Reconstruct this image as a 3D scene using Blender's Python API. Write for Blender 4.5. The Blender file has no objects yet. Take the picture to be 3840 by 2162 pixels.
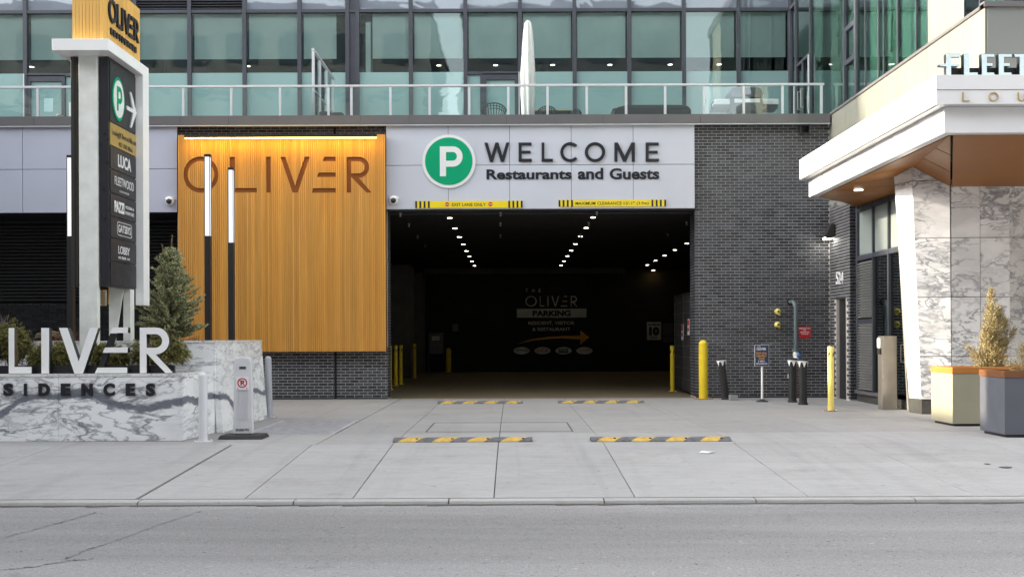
import bpy, bmesh, math, random
from mathutils import Vector, Matrix
random.seed(7)
SC = bpy.context.scene
COL = SC.collection

# ------------------------------------------------------------------ camera
F = 3733.0; CZ = 1.35; ROLL = 0.0037
cam_d = bpy.data.cameras.new('camera'); cam = bpy.data.objects.new('camera', cam_d); COL.objects.link(cam)
cam.location = (0, 0, CZ); cam.rotation_euler = (math.pi/2, ROLL, 0)
cam_d.sensor_width = 36; cam_d.lens = 35.0; cam_d.shift_y = 0.0492; cam_d.clip_start = 0.1; cam_d.clip_end = 800
SC.camera = cam
# ------------------------------------------------------------------ sky, sun, exposure
SUN_DIR = Vector((0.93, -0.10, -0.35)).normalized()
wd = bpy.data.worlds.new('World'); SC.world = wd; wd.use_nodes = True
nt = wd.node_tree; nt.nodes.clear()
sky = nt.nodes.new('ShaderNodeTexSky'); sky.sky_type = 'NISHITA'; sky.sun_disc = False
sky.sun_elevation = math.asin(-SUN_DIR.z); sky.sun_rotation = math.atan2(-SUN_DIR.x, -SUN_DIR.y)
sky.air_density = 1.0; sky.dust_density = 3.0; sky.ozone_density = 1.0
hs = nt.nodes.new('ShaderNodeHueSaturation'); hs.inputs['Saturation'].default_value = 0.21
bg = nt.nodes.new('ShaderNodeBackground'); bg.inputs['Strength'].default_value = 0.15
wo = nt.nodes.new('ShaderNodeOutputWorld')
nt.links.new(sky.outputs[0], hs.inputs['Color']); nt.links.new(hs.outputs[0], bg.inputs[0]); nt.links.new(bg.outputs[0], wo.inputs[0])
sl = bpy.data.lights.new('sun', 'SUN'); sl.energy = 2.0; sl.angle = math.radians(0.6); sl.color = (1, 0.86, 0.66)
so = bpy.data.objects.new('sun', sl); COL.objects.link(so); so.rotation_euler = SUN_DIR.to_track_quat('-Z', 'Y').to_euler(); so.location = (-30, 3, 20)
SC.view_settings.view_transform = 'Standard'; SC.view_settings.look = 'None'; SC.view_settings.gamma = 1.0
SC.view_settings.use_curve_mapping = False; SC.view_settings.exposure = 2.5
SC.render.engine = 'CYCLES'; SC.cycles.use_denoising = True; SC.cycles.max_bounces = 7; SC.cycles.transparent_max_bounces = 20
SC.cycles.diffuse_bounces = 4; SC.cycles.sample_clamp_indirect = 6.0; SC.cycles.caustics_reflective = False; SC.cycles.caustics_refractive = False

# ------------------------------------------------------------------ pixel of the photograph -> point at depth Y (survey helper)
def P(px, py, Y):
    dx, dy = px-1920.0, 1270.0-py
    return (dx+dy*ROLL)/F*Y, CZ+(dy-dx*ROLL)/F*Y
def RX(x0, x1, ym, Y): return P(x0, ym, Y)[0], P(x1, ym, Y)[0]
def rect(x0, y0, x1, y1, Y):
    a, b = RX(x0, x1, (y0+y1)/2, Y); xm = (x0+x1)/2
    return a, b, P(xm, y1, Y)[1], P(xm, y0, Y)[1]
def YX(px, py, X):      # depth of a pixel on the plane x = X
    return X*F/((px-1920.0)+(1270.0-py)*ROLL)
def ZX(px, py, X):
    Y = YX(px, py, X); return P(px, py, Y)[1]

# ------------------------------------------------------------------ tags, empties, mesh builder
WO = {}
def tag(o, label=None, cat=None, group=None, kind=None):
    if label: o['label'] = label
    if cat: o['category'] = cat
    if group: o['group'] = group
    if kind: o['kind'] = kind
    return o
def thing(name, loc, label, cat, group=None):
    o = bpy.data.objects.new(name, None); COL.objects.link(o); o.empty_display_size = 0.2
    o.location = loc; WO[o.name] = Vector(loc); return tag(o, label, cat, group)
def link(name, me, origin, parent=None, rot=None):
    o = bpy.data.objects.new(name, me); COL.objects.link(o)
    origin = Vector(origin); WO[o.name] = origin
    if parent: o.parent = parent; o.location = origin-WO[parent.name]
    else: o.location = origin
    if rot: o.rotation_euler = rot
    return o
class MB:
    def __init__(s): s.v = []; s.f = []
    def add(s, vs, fs):
        n = len(s.v); s.v += [tuple(p) for p in vs]; s.f += [tuple(i+n for i in f) for f in fs]; return s
    def box(s, x0, x1, y0, y1, z0, z1):
        if x0 > x1: x0, x1 = x1, x0
        if y0 > y1: y0, y1 = y1, y0
        if z0 > z1: z0, z1 = z1, z0
        return s.add([(x0,y0,z0),(x1,y0,z0),(x1,y1,z0),(x0,y1,z0),(x0,y0,z1),(x1,y0,z1),(x1,y1,z1),(x0,y1,z1)],
                     [(0,3,2,1),(4,5,6,7),(0,1,5,4),(1,2,6,5),(2,3,7,6),(3,0,4,7)])
    def hexa(s, b, t):          # bottom 4 and top 4 points, ccw from above
        return s.add(list(b)+list(t), [(0,3,2,1),(4,5,6,7),(0,1,5,4),(1,2,6,5),(2,3,7,6),(3,0,4,7)])
    def prism(s, bot, top):
        n = len(bot)
        return s.add(list(bot)+list(top), [tuple(range(n-1,-1,-1)), tuple(range(n,2*n))]+[(i,(i+1)%n,n+(i+1)%n,n+i) for i in range(n)])
    def cyl(s, p0, p1, r0, r1=None, n=16):
        r1 = r0 if r1 is None else r1
        p0, p1 = Vector(p0), Vector(p1); d = (p1-p0).normalized()
        a = d.orthogonal().normalized(); b = d.cross(a)
        B = [p0+(a*math.cos(2*math.pi*i/n)+b*math.sin(2*math.pi*i/n))*r0 for i in range(n)]
        T = [p1+(a*math.cos(2*math.pi*i/n)+b*math.sin(2*math.pi*i/n))*r1 for i in range(n)]
        return s.prism(B, T)
    def tube(s, pts, r, n=10):
        pts = [Vector(p) for p in pts]; k = len(s.v); a = None
        for i, p in enumerate(pts):
            d = (pts[min(i+1, len(pts)-1)]-pts[max(i-1, 0)]).normalized()
            a = d.orthogonal().normalized() if a is None else (a-d*a.dot(d)).normalized()
            b = d.cross(a); rr = r[i] if isinstance(r, (list, tuple)) else r
            s.v += [tuple(p+(a*math.cos(2*math.pi*j/n)+b*math.sin(2*math.pi*j/n))*rr) for j in range(n)]
        for i in range(len(pts)-1):
            for j in range(n):
                s.f.append((k+i*n+j, k+i*n+(j+1)%n, k+(i+1)*n+(j+1)%n, k+(i+1)*n+j))
        s.f.append(tuple(range(k+n-1, k-1, -1))); m = k+(len(pts)-1)*n; s.f.append(tuple(range(m, m+n))); return s
    def lathe(s, c, prof, n=24, axis='Z'):
        c = Vector(c); k = len(s.v)
        for r, h in prof:
            for j in range(n):
                a = 2*math.pi*j/n; u, w = r*math.cos(a), r*math.sin(a)
                q = (u, w, h) if axis == 'Z' else ((u, h, w) if axis == 'Y' else (h, u, w))
                s.v.append(tuple(c+Vector(q)))
        for i in range(len(prof)-1):
            for j in range(n):
                f = (k+i*n+j, k+i*n+(j+1)%n, k+(i+1)*n+(j+1)%n, k+(i+1)*n+j)
                s.f.append(f if axis == 'Z' else f[::-1])
        s.f.append(tuple(range(k+n-1, k-1, -1))); m = k+(len(prof)-1)*n; s.f.append(tuple(range(m, m+n))); return s
    def build(s, name, mat, parent=None, bevel=0, smooth=False, base=True, **t):
        xs, ys, zs = zip(*s.v)
        if parent: o = Vector(((min(xs)+max(xs))/2, (min(ys)+max(ys))/2, (min(zs)+max(zs))/2))
        else: o = Vector(((min(xs)+max(xs))/2, (min(ys)+max(ys))/2, min(zs)))
        me = bpy.data.meshes.new(name); me.from_pydata([tuple(Vector(p)-o) for p in s.v], [], s.f); me.update()
        me.materials.append(mat)
        if smooth:
            me.polygons.foreach_set('use_smooth', [True]*len(me.polygons))
            try: me.set_sharp_from_angle(angle=math.radians(40))
            except Exception: pass
        ob = link(name, me, o, parent)
        if bevel:
            m = ob.modifiers.new('bevel', 'BEVEL'); m.width = bevel; m.segments = 2; m.limit_method = 'ANGLE'
        return tag(ob, **t) if t else ob
def box(name, x0, x1, y0, y1, z0, z1, mat, parent=None, bevel=0, **t):
    return MB().box(x0, x1, y0, y1, z0, z1).build(name, mat, parent, bevel, **t)

# ------------------------------------------------------------------ materials
MATS = {}
class N:
    def __init__(s, name):
        s.m = bpy.data.materials.new(name); s.m.use_nodes = True; s.t = s.m.node_tree; s.t.nodes.clear()
        s.out = s.n('OutputMaterial'); s.geo = s.n('NewGeometry'); s.pos = s.geo.outputs['Position']
    def n(s, k, **kw):
        nd = s.t.nodes.new('ShaderNode'+k)
        for a, b in kw.items(): setattr(nd, a, b)
        return nd
    def l(s, a, b): s.t.links.new(a, b)
    def mp(s, sc=(1,1,1), rot=(0,0,0), src=None):
        m = s.n('Mapping'); m.inputs['Scale'].default_value = sc; m.inputs['Rotation'].default_value = rot
        s.l(src or s.pos, m.inputs['Vector']); return m.outputs[0]
    def noise(s, scale, detail=4, rough=0.55, vec=None, dist=0):
        k = s.n('TexNoise'); k.inputs['Scale'].default_value = scale; k.inputs['Detail'].default_value = detail
        k.inputs['Roughness'].default_value = rough; k.inputs['Distortion'].default_value = dist
        s.l(vec or s.pos, k.inputs['Vector']); return k.outputs['Fac']
    def ramp(s, fac, stops):
        r = s.n('ValToRGB'); cr = r.color_ramp
        while len(cr.elements) < len(stops): cr.elements.new(0.5)
        for e, (p, c) in zip(cr.elements, stops):
            e.position = p; e.color = (*c, 1) if isinstance(c, tuple) else (c, c, c, 1)
        s.l(fac, r.inputs[0]); return r.outputs[0]
    def math(s, op, a, b=None, c=None):
        m = s.n('Math', operation=op)
        for i, q in enumerate((a, b, c)):
            if q is None: continue
            if isinstance(q, (int, float)): m.inputs[i].default_value = q
            else: s.l(q, m.inputs[i])
        return m.outputs[0]
    def mix(s, fac, a, b, mode='MIX'):
        m = s.n('Mix', data_type='RGBA', blend_type=mode)
        for sock, q in ((m.inputs[0], fac), (m.inputs[6], a), (m.inputs[7], b)):
            if isinstance(q, (int, float)): sock.default_value = q
            elif isinstance(q, tuple): sock.default_value = (*q, 1)
            else: s.l(q, sock)
        return m.outputs[2]
    def bump(s, h, strength=0.3, dist=0.01):
        b = s.n('Bump'); b.inputs['Strength'].default_value = strength; b.inputs['Distance'].default_value = dist
        s.l(h, b.inputs['Height']); return b.outputs[0]
    def bsdf(s, col, rough=0.6, metal=0, normal=None, spec=None, coat=0, emit=None, es=0):
        b = s.n('BsdfPrincipled')
        for sock, q in (('Base Color', col), ('Roughness', rough)):
            if isinstance(q, tuple): b.inputs[sock].default_value = (*q, 1)
            elif isinstance(q, (int, float)): b.inputs[sock].default_value = q
            else: s.l(q, b.inputs[sock])
        b.inputs['Metallic'].default_value = metal
        if spec is not None: b.inputs['Specular IOR Level'].default_value = spec
        if coat: b.inputs['Coat Weight'].default_value = coat; b.inputs['Coat Roughness'].default_value = 0.05
        if normal: s.l(normal, b.inputs['Normal'])
        if emit: b.inputs['Emission Color'].default_value = (*emit, 1); b.inputs['Emission Strength'].default_value = es
        s.l(b.outputs[0], s.out.inputs[0]); return b
    def rnd(s):
        oi = s.n('ObjectInfo'); a = s.math('ADD', oi.outputs['Random'], s.geo.outputs['Random Per Island']); return s.math('FRACT', a)
def pm(name, col, rough=0.6, metal=0, var=0.12, scale=3.0, bump=0.0, bscale=60, rvar=0.15, spec=None, coat=0, rnd=0.0, emit=None, es=0):
    if name in MATS: return MATS[name]
    k = N(name); f = k.noise(scale, 6)
    d = tuple(c*(1-var) for c in col); u = tuple(min(1, c*(1+var)) for c in col)
    c = k.ramp(f, [(0.3, d), (0.7, u)])
    if rnd:
        g = k.math('MULTIPLY_ADD', k.rnd(), 2*rnd, 1-rnd); c = k.mix(1.0, c, g, 'MULTIPLY')
    rf = k.math('MULTIPLY_ADD', k.noise(scale*2.3, 5), rvar*2, rough-rvar)
    nm = k.bump(k.noise(bscale, 3), bump, 0.004) if bump else None
    k.bsdf(c, rf, metal, nm, spec, coat, emit, es)
    MATS[name] = k.m; return k.m
def emi(name, col, st):
    if name in MATS: return MATS[name]
    k = N(name); e = k.n('Emission'); e.inputs[0].default_value = (*col, 1); e.inputs[1].default_value = st
    k.l(e.outputs[0], k.out.inputs[0]); MATS[name] = k.m; return k.m
def glass(name, tint, refl=0.1, wav=0.35, wscale=0.9, frost=None, dark=1.0):
    k = N(name); tr = k.n('BsdfTransparent'); tr.inputs[0].default_value = (*tint, 1)
    gl = k.n('BsdfGlossy'); gl.inputs['Roughness'].default_value = 0.015; gl.inputs[0].default_value = (0.9, 0.97, 0.96, 1)
    h = k.noise(wscale, 2, 0.5, k.mp((1, 1, 1.7)), 0.6); nm = k.bump(h, wav, 0.02); k.l(nm, gl.inputs['Normal'])
    fr = k.n('Fresnel'); fr.inputs[0].default_value = 1.5; k.l(nm, fr.inputs['Normal'])
    fac = k.math('ADD', fr.outputs[0], refl, ); fac = k.math('MINIMUM', fac, 0.95)
    base = tr.outputs[0]
    if frost:
        df = k.n('BsdfDiffuse'); c = k.ramp(k.noise(0.6, 3), [(0.3, tuple(q*0.9 for q in frost)), (0.7, frost)]); k.l(c, df.inputs[0])
        mx = k.n('MixShader'); mx.inputs[0].default_value = 0.85; k.l(tr.outputs[0], mx.inputs[1]); k.l(df.outputs[0], mx.inputs[2]); base = mx.outputs[0]
    m = k.n('MixShader'); k.l(fac, m.inputs[0]); k.l(base, m.inputs[1]); k.l(gl.outputs[0], m.inputs[2]); k.l(m.outputs[0], k.out.inputs[0])
    return k.m
def wood(name, a, b, dirz=True, rnd=0.16, rough=0.5, gscale=1.0, coat=0):
    k = N(name); sc = (38*gscale, 38*gscale, 1.1*gscale) if dirz is True else ((1.1*gscale, 38*gscale, 38*gscale) if dirz == 'X' else (38*gscale, 1.1*gscale, 38*gscale))
    g = k.noise(1.0, 6, 0.6, k.mp(sc), 0.4); big = k.noise(0.9, 3, 0.5, k.mp((1.6, 1.6, 0.5)))
    c = k.ramp(g, [(0.08, a), (0.85, b)])
    c = k.mix(k.ramp(big, [(0.35, 0.0), (0.72, 0.5)]), c, (b[0]*0.72, b[1]*0.60, b[2]*0.45))
    if rnd: c = k.mix(1.0, c, k.math('MULTIPLY_ADD', k.rnd(), 2*rnd, 1-rnd), 'MULTIPLY')
    k.bsdf(c, rough, 0, k.bump(g, 0.25, 0.003), 0.28, coat=coat); return k.m
def marble(name, base=(0.74, 0.74, 0.735), vein=(0.20, 0.215, 0.25), sc=1.0, band=0.5, rot=(0.3, 0.25, 0.5), flow=2.6, bz=0.42, dens=1.0, per=False):
    k = N(name); sp = k.n('SeparateXYZ'); k.l(k.pos, sp.inputs[0])
    if per:
        oi = k.n('ObjectInfo'); va = k.n('VectorMath', operation='ADD'); k.l(k.pos, va.inputs[0]); k.l(k.math('MULTIPLY', oi.outputs['Random'], 17.0), va.inputs[1]); k.pos = va.outputs[0]
    v0 = k.mp((1.0*sc, 1.0*sc, flow*sc), rot)
    wn = k.n('TexNoise'); wn.inputs['Scale'].default_value = 1.1; wn.inputs['Detail'].default_value = 7; wn.inputs['Roughness'].default_value = 0.55; k.l(v0, wn.inputs['Vector'])
    vm = k.n('VectorMath', operation='MULTIPLY_ADD'); k.l(wn.outputs['Color'], vm.inputs[0]); vm.inputs[1].default_value = (1.1, 1.1, 1.1); k.l(v0, vm.inputs[2]); w = vm.outputs[0]
    def veins(scale, width, det=4):
        n = k.noise(scale, det, 0.5, w); d = k.math('ABSOLUTE', k.math('SUBTRACT', n, 0.5)); return k.ramp(d, [(0.0, 1.0), (width, 0.0)])
    def mask(scale, lo, hi): return k.ramp(k.noise(scale*sc, 3, 0.5, k.mp((1, 1, 1), (0.2, 0.7, 1.1))), [(lo, 0.0), (hi, 1.0)])
    c = k.mix(k.ramp(k.noise(1.4, 6, 0.62, w), [(0.44, 0.0), (0.62, 0.48*dens)]), base, tuple(q*0.74 for q in base))
    c = k.mix(k.math('MULTIPLY', k.math('MULTIPLY', veins(1.3, 0.022), mask(0.9, 0.36, 0.56)), 0.85), c, vein)
    c = k.mix(k.math('MULTIPLY', k.math('MULTIPLY', veins(2.9, 0.034, 6), mask(1.5, 0.42, 0.58)), 0.7), c, vein)
    c = k.mix(k.math('MULTIPLY', k.math('MULTIPLY', veins(6.0, 0.05, 6), mask(2.2, 0.48, 0.60)), 0.55*dens), c, vein)
    if band:
        h = k.math('ADD', sp.outputs[2], k.math('MULTIPLY', k.math('SUBTRACT', k.noise(0.75, 2, 0.4, k.mp((1, 1, 0.3))), 0.5), 0.9))
        h = k.math('ADD', h, k.math('MULTIPLY', k.math('SUBTRACT', k.noise(5.0, 7, 0.65, k.mp((0.6, 0.6, 1.6))), 0.5), 0.22))
        d = k.math('ABSOLUTE', k.math('SUBTRACT', h, bz)); b_ = k.ramp(d, [(0.035, 1.0), (0.06, 0.0)])
        gr = k.ramp(k.noise(14, 5, 0.7, w), [(0.3, tuple(q*0.85 for q in vein)), (0.8, tuple(q*1.6 for q in vein))])
        c = k.mix(k.math('MULTIPLY', b_, band), c, gr)
    k.bsdf(c, 0.32, 0, None, 0.4); MATS[name] = k.m; return k.m
def concrete(name, col, rnd=0.04, fine=0.10, streak=True, bump=0.25, rough=0.85, spec=0.3):
    k = N(name)
    a = k.noise(0.45, 5, 0.6, k.mp((1, 2.2, 1))); b = k.noise(70, 3, 0.7); c2 = k.noise(5, 5, 0.65, k.mp((1, 2.5, 1)))
    c = k.ramp(a, [(0.3, tuple(q*0.93 for q in col)), (0.7, tuple(q*1.05 for q in col))])
    c = k.mix(1.0, c, k.ramp(b, [(0.25, 1-fine), (0.75, 1+fine*0.6)]), 'MULTIPLY')
    c = k.mix(1.0, c, k.ramp(c2, [(0.3, 0.93), (0.65, 1.03)]), 'MULTIPLY')
    sp = k.ramp(k.noise(11, 2, 0.5), [(0.70, 1.0), (0.75, 0.6)]); c = k.mix(0.7, c, sp, 'MULTIPLY')
    c = k.mix(0.8, c, k.ramp(k.noise(1.7, 6, 0.7), [(0.54, (1.0, 1.0, 1.0)), (0.74, (0.83, 0.80, 0.76))]), 'MULTIPLY')
    c = k.mix(0.8, c, k.ramp(k.noise(1.0, 4, 0.6, k.mp((2.6, 0.12, 1))), [(0.55, 1.0), (0.72, 0.86)]), 'MULTIPLY')
    if streak:
        st = k.ramp(k.noise(1.0, 5, 0.6, k.mp((0.5, 6, 1))), [(0.55, 1.0), (0.8, 0.86)]); c = k.mix(1.0, c, st, 'MULTIPLY')
    if rnd: c = k.mix(1.0, c, k.math('MULTIPLY_ADD', k.rnd(), 2*rnd, 1-rnd), 'MULTIPLY')
    k.bsdf(c, rough, 0, k.bump(b, bump, 0.004), spec); return k.m
def asphalt():
    k = N('asphalt'); col = (0.285, 0.279, 0.280)
    a = k.noise(0.35, 4, 0.6, k.mp((0.5, 2.0, 1))); ag = k.noise(130, 2, 0.8); pit = k.noise(45, 2, 0.5)
    c = k.ramp(a, [(0.3, tuple(q*0.86 for q in col)), (0.72, tuple(q*1.1 for q in col))])
    c = k.mix(1.0, c, k.ramp(ag, [(0.3, 0.68), (0.7, 1.3)]), 'MULTIPLY')
    c = k.mix(1.0, c, k.ramp(pit, [(0.63, 1.0), (0.74, 0.45)]), 'MULTIPLY')
    c = k.mix(1.0, c, k.ramp(k.noise(22, 2, 0.5), [(0.25, 1.35), (0.34, 1.0)]), 'MULTIPLY')
    c = k.mix(1.0, c, k.ramp(k.noise(38, 3, 0.8), [(0.3, 0.86), (0.7, 1.12)]), 'MULTIPLY')
    c = k.mix(1.0, c, k.ramp(k.noise(2.6, 5, 0.7), [(0.60, 1.0), (0.76, 0.74)]), 'MULTIPLY')
    c = k.mix(1.0, c, k.ramp(k.noise(13, 2, 0.5), [(0.72, 1.0), (0.77, 0.5)]), 'MULTIPLY')
    c = k.mix(1.0, c, k.ramp(k.noise(0.8, 5, 0.6, k.mp((0.08, 1.1, 1))), [(0.38, 1.07), (0.62, 0.84)]), 'MULTIPLY')
    k.bsdf(c, 0.9, 0, k.bump(ag, 0.6, 0.006), 0.25); return k.m
def brickm(name, col):
    k = N(name); r = k.rnd()
    c = k.ramp(r, [(0.0, tuple(q*0.55 for q in col)), (0.5, col), (0.9, tuple(q*1.35 for q in col)), (1.0, tuple(q*1.7 for q in col))])
    c = k.mix(1.0, c, k.ramp(k.noise(28, 5, 0.7), [(0.3, 0.8), (0.75, 1.25)]), 'MULTIPLY')
    c = k.mix(k.ramp(k.noise(0.5, 4), [(0.45, 0.0), (0.8, 0.35)]), c, tuple(q*1.45 for q in col))
    k.bsdf(c, 0.6, 0, k.bump(k.noise(90, 3), 0.3, 0.003), 0.35); return k.m

M_road = asphalt()
M_conc = concrete('sidewalk_concrete', (0.375, 0.37, 0.366))
M_court = concrete('forecourt_concrete', (0.335, 0.33, 0.325))
M_curb = concrete('curb_concrete', (0.40, 0.395, 0.385), 0.05, 0.15)
M_gfloor = concrete('garage_concrete', (0.22, 0.175, 0.105), 0, 0.1)
M_gap = pm('joint_dirt', (0.09, 0.08, 0.07), 0.95, var=0.3, scale=9)
M_gapd = pm('joint_seal', (0.16, 0.14, 0.12), 0.95, var=0.3, scale=9)
M_dirt = pm('soil', (0.07, 0.05, 0.035), 0.95, var=0.4, scale=12, bump=0.6)
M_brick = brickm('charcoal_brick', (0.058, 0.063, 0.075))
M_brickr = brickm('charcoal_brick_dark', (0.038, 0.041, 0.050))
M_mortar = concrete('mortar', (0.54, 0.505, 0.455), 0, 0.12, False)
M_panel = pm('grey_panel_sky_tint', (0.51, 0.53, 0.63), 0.38, 0, 0.035, 0.8, rvar=0.06, rnd=0.015)  # blue in the base colour stands in for reflected sky
M_panelw = pm('pale_metal_panel', (0.57, 0.59, 0.66), 0.38, 0, 0.03, 0.8, rvar=0.06, rnd=0.012)
M_gapdk = pm('panel_gap', (0.05, 0.05, 0.055), 0.8)
M_taupe = pm('taupe_metal', (0.130, 0.124, 0.128), 0.42, 0.1, 0.06, 1.5, rnd=0.04)
M_alu = pm('brushed_aluminium_paint', (0.62, 0.63, 0.65), 0.4, 0.2, 0.05, 3)
M_frame = pm('charcoal_window_frame', (0.048, 0.052, 0.066), 0.45, 0.1, 0.08, 2)
M_black = pm('black_metal', (0.018, 0.018, 0.02), 0.42, 0, 0.15, 4)
M_blackm = pm('matt_black', (0.010, 0.010, 0.011), 0.8, 0, 0.2, 2)
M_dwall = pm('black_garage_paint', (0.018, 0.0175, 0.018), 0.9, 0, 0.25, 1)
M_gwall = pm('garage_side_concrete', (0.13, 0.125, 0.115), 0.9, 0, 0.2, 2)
M_white = pm('white_powder_coat', (0.93, 0.93, 0.915), 0.35, 0, 0.03, 2, rvar=0.05)
M_canopy = pm('white_canopy_panel', (0.78, 0.775, 0.78), 0.4, 0, 0.03, 1.2, rvar=0.05, rnd=0.012)
M_green = pm('parking_green', (0.0, 0.34, 0.155), 0.6, 0, 0.04, 2, spec=0.2)
M_red = pm('sign_red', (0.55, 0.012, 0.02), 0.45, 0, 0.05, 4)
M_yel = pm('safety_yellow', (0.80, 0.58, 0.02), 0.4, 0, 0.08, 5)
M_yelp = pm('pale_yellow_paint', (0.80, 0.66, 0.16), 0.45, 0, 0.1, 5, bump=0.1)
M_yels = pm('yellow_sign', (0.86, 0.66, 0.01), 0.4, 0, 0.03, 5)
M_ltr = pm('black_letter', (0.012, 0.013, 0.018), 0.35, 0, 0.1, 5)
M_rub = pm('black_rubber', (0.022, 0.022, 0.024), 0.6, 0, 0.2, 8, bump=0.3)
M_bumpg = pm('worn_grey_rubber', (0.13, 0.13, 0.14), 0.8, 0, 0.35, 14, bump=0.7, bscale=120)
M_bumpy = pm('worn_yellow_rubber', (0.56, 0.37, 0.085), 0.75, 0, 0.22, 14, bump=0.6, bscale=120)
M_galv = pm('galvanised_steel', (0.80, 0.81, 0.76), 0.45, 0.0, 0.10, 5, bump=0.05, rnd=0.0)
M_steel = pm('stainless_steel', (0.38, 0.36, 0.33), 0.34, 0.85, 0.06, 6)
M_wood = wood('cedar_strip', (0.50, 0.205, 0.035), (0.84, 0.44, 0.10), rnd=0.14)
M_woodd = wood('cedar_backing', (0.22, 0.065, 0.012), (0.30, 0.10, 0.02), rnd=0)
M_woodp = wood('totem_wood', (0.72, 0.40, 0.09), (0.90, 0.56, 0.17), rnd=0.08)
M_soff = wood('soffit_veneer', (0.25, 0.088, 0.008), (0.35, 0.138, 0.016), 'X', 0.05, 0.42)
M_rim1 = wood('orange_rim_wood', (0.42, 0.15, 0.03), (0.62, 0.27, 0.07), 'X', 0.05, 0.5, 0.5)
M_rim2 = wood('brown_rim_wood', (0.13, 0.052, 0.022), (0.22, 0.10, 0.05), 'X', 0.05, 0.5, 0.5)
M_khaki = pm('khaki_planter', (0.36, 0.335, 0.24), 0.5, 0, 0.05, 2)
M_plgrey = pm('grey_planter', (0.105, 0.112, 0.135), 0.45, 0, 0.05, 2)
M_cream = pm('cream_wall_panel', (0.235, 0.237, 0.195), 0.25, 0, 0.04, 1.0, rvar=0.05, coat=0.4, rnd=0.02)
M_creamc = pm('cream_column', (0.235, 0.23, 0.18), 0.4, 0, 0.03, 1.0)
M_creamsh = pm('shaded_cream_wall', (0.19, 0.20, 0.185), 0.45, 0, 0.04, 1.0)  # cream panel again, with the shade of the street-facing side put into its colour
M_marb = marble('monument_marble', base=(0.93, 0.93, 0.93), band=0.95, dens=0.9, sc=0.62, flow=3.0, vein=(0.13, 0.14, 0.17), rot=(0.05, 0.2, 0.1), bz=0.47)
M_marb2 = marble('column_marble', base=(0.95, 0.96, 0.97), sc=0.5, band=0, rot=(0.2, 0.95, 0.2), flow=2.4, dens=1.6, per=True)
M_marbcap = marble('marble_coping', base=(0.84, 0.83, 0.80), sc=2.0, band=0)
M_stone = pm('dark_stone_base', (0.055, 0.055, 0.05), 0.5, 0, 0.25, 8)
M_blind = pm('roller_blind', (0.90, 0.93, 0.86), 0.9, 0, 0.06, 1.3)
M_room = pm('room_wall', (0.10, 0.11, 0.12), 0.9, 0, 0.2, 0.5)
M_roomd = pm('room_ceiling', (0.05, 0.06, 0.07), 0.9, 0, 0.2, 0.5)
M_glass = glass('vision_glass', (0.89, 0.98, 0.98), 0.03, 0.12, 0.8)
M_frost = glass('frosted_glass', (0.7, 0.85, 0.83), 0.05, 0.2, 0.9, (0.31, 0.49, 0.48))
M_span = glass('spandrel_glass', (0.3, 0.35, 0.4), 0.10, 0.2, 0.8, (0.22, 0.255, 0.31))
M_rail = glass('railing_glass', (0.94, 0.98, 0.97), 0.03, 0.25, 1.2)
M_glassw = glass('wing_glass', (0.84, 0.98, 0.94), 0.10, 0.2, 0.6)
M_store = glass('storefront_glass', (0.42, 0.5, 0.47), 0.16, 0.15, 0.6)
M_storeu = glass('sky_tinted_storefront_glass', (0.4, 0.45, 0.44), 0.12, 0.1, 0.6, (0.36, 0.41, 0.39))  # pale diffuse colour stands in for sky mirrored in the upper panes
M_lamp = emi('downlight', (1.0, 0.88, 0.66), 6.0)
M_lampr = emi('room_downlight', (1.0, 0.88, 0.68), 1.2)
M_strip = emi('warm_led_strip', (1.0, 0.62, 0.10), 6.5)
M_tube = pm('opal_tube', (0.82, 0.83, 0.85), 0.4, 0, 0.02, 3, emit=(0.95, 0.97, 1.0), es=0.12)
M_gold = pm('gold_print', (0.42, 0.29, 0.08), 0.45, 0.1, 0.06, 3)
M_board = pm('sign_board_black', (0.022, 0.022, 0.028), 0.32, 0, 0.1, 3)
M_boardp = pm('sign_slat_black', (0.026, 0.026, 0.031), 0.45, 0, 0.15, 3)
M_navy = pm('sign_navy', (0.025, 0.045, 0.11), 0.4, 0, 0.05, 3)
M_pwhite = pm('print_white', (0.78, 0.78, 0.78), 0.5, 0, 0.03, 3)
M_pgrey = pm('dim_print_grey', (0.66, 0.64, 0.60), 0.7, 0, 0.08, 3)
M_porg = pm('print_orange', (0.80, 0.36, 0.04), 0.6, 0, 0.08, 3)
M_trunk = pm('bark', (0.10, 0.065, 0.045), 0.9, 0, 0.3, 12, bump=0.5)
M_twig = pm('red_twig', (0.20, 0.085, 0.05), 0.85, 0, 0.3, 9)
M_wick = pm('dark_wicker', (0.03, 0.032, 0.036), 0.7, 0, 0.3, 30, bump=0.6, bscale=80)
M_umb = pm('white_umbrella_cloth', (0.74, 0.73, 0.70), 0.9, 0, 0.08, 4, bump=0.5, bscale=7)
M_pipe = pm('grey_green_pipe', (0.115, 0.15, 0.16), 0.45, 0, 0.12, 6)
M_blue = pm('valve_blue', (0.03, 0.15, 0.42), 0.45, 0, 0.1, 6)
M_grill = pm('bbq_grey', (0.12, 0.12, 0.125), 0.35, 0.6, 0.08, 5)
M_opp = pm('opposite_stone', (0.22, 0.22, 0.21), 0.8, 0, 0.15, 0.4)
M_oppw = pm('opposite_window', (0.05, 0.07, 0.085), 0.15, 0, 0.15, 0.4)
M_opp2 = pm('opposite_dark', (0.13, 0.14, 0.14), 0.7, 0, 0.15, 0.4)
def leafm(name, a, b, c):
    k = N(name); r = k.geo.outputs['Random Per Island']
    col = k.ramp(r, [(0.0, a), (0.5, b), (1.0, c)]); col = k.mix(1.0, col, k.ramp(k.noise(6, 2), [(0.3, 0.75), (0.7, 1.2)]), 'MULTIPLY')
    k.bsdf(col, 0.65, 0, None, 0.3); return k.m
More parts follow.
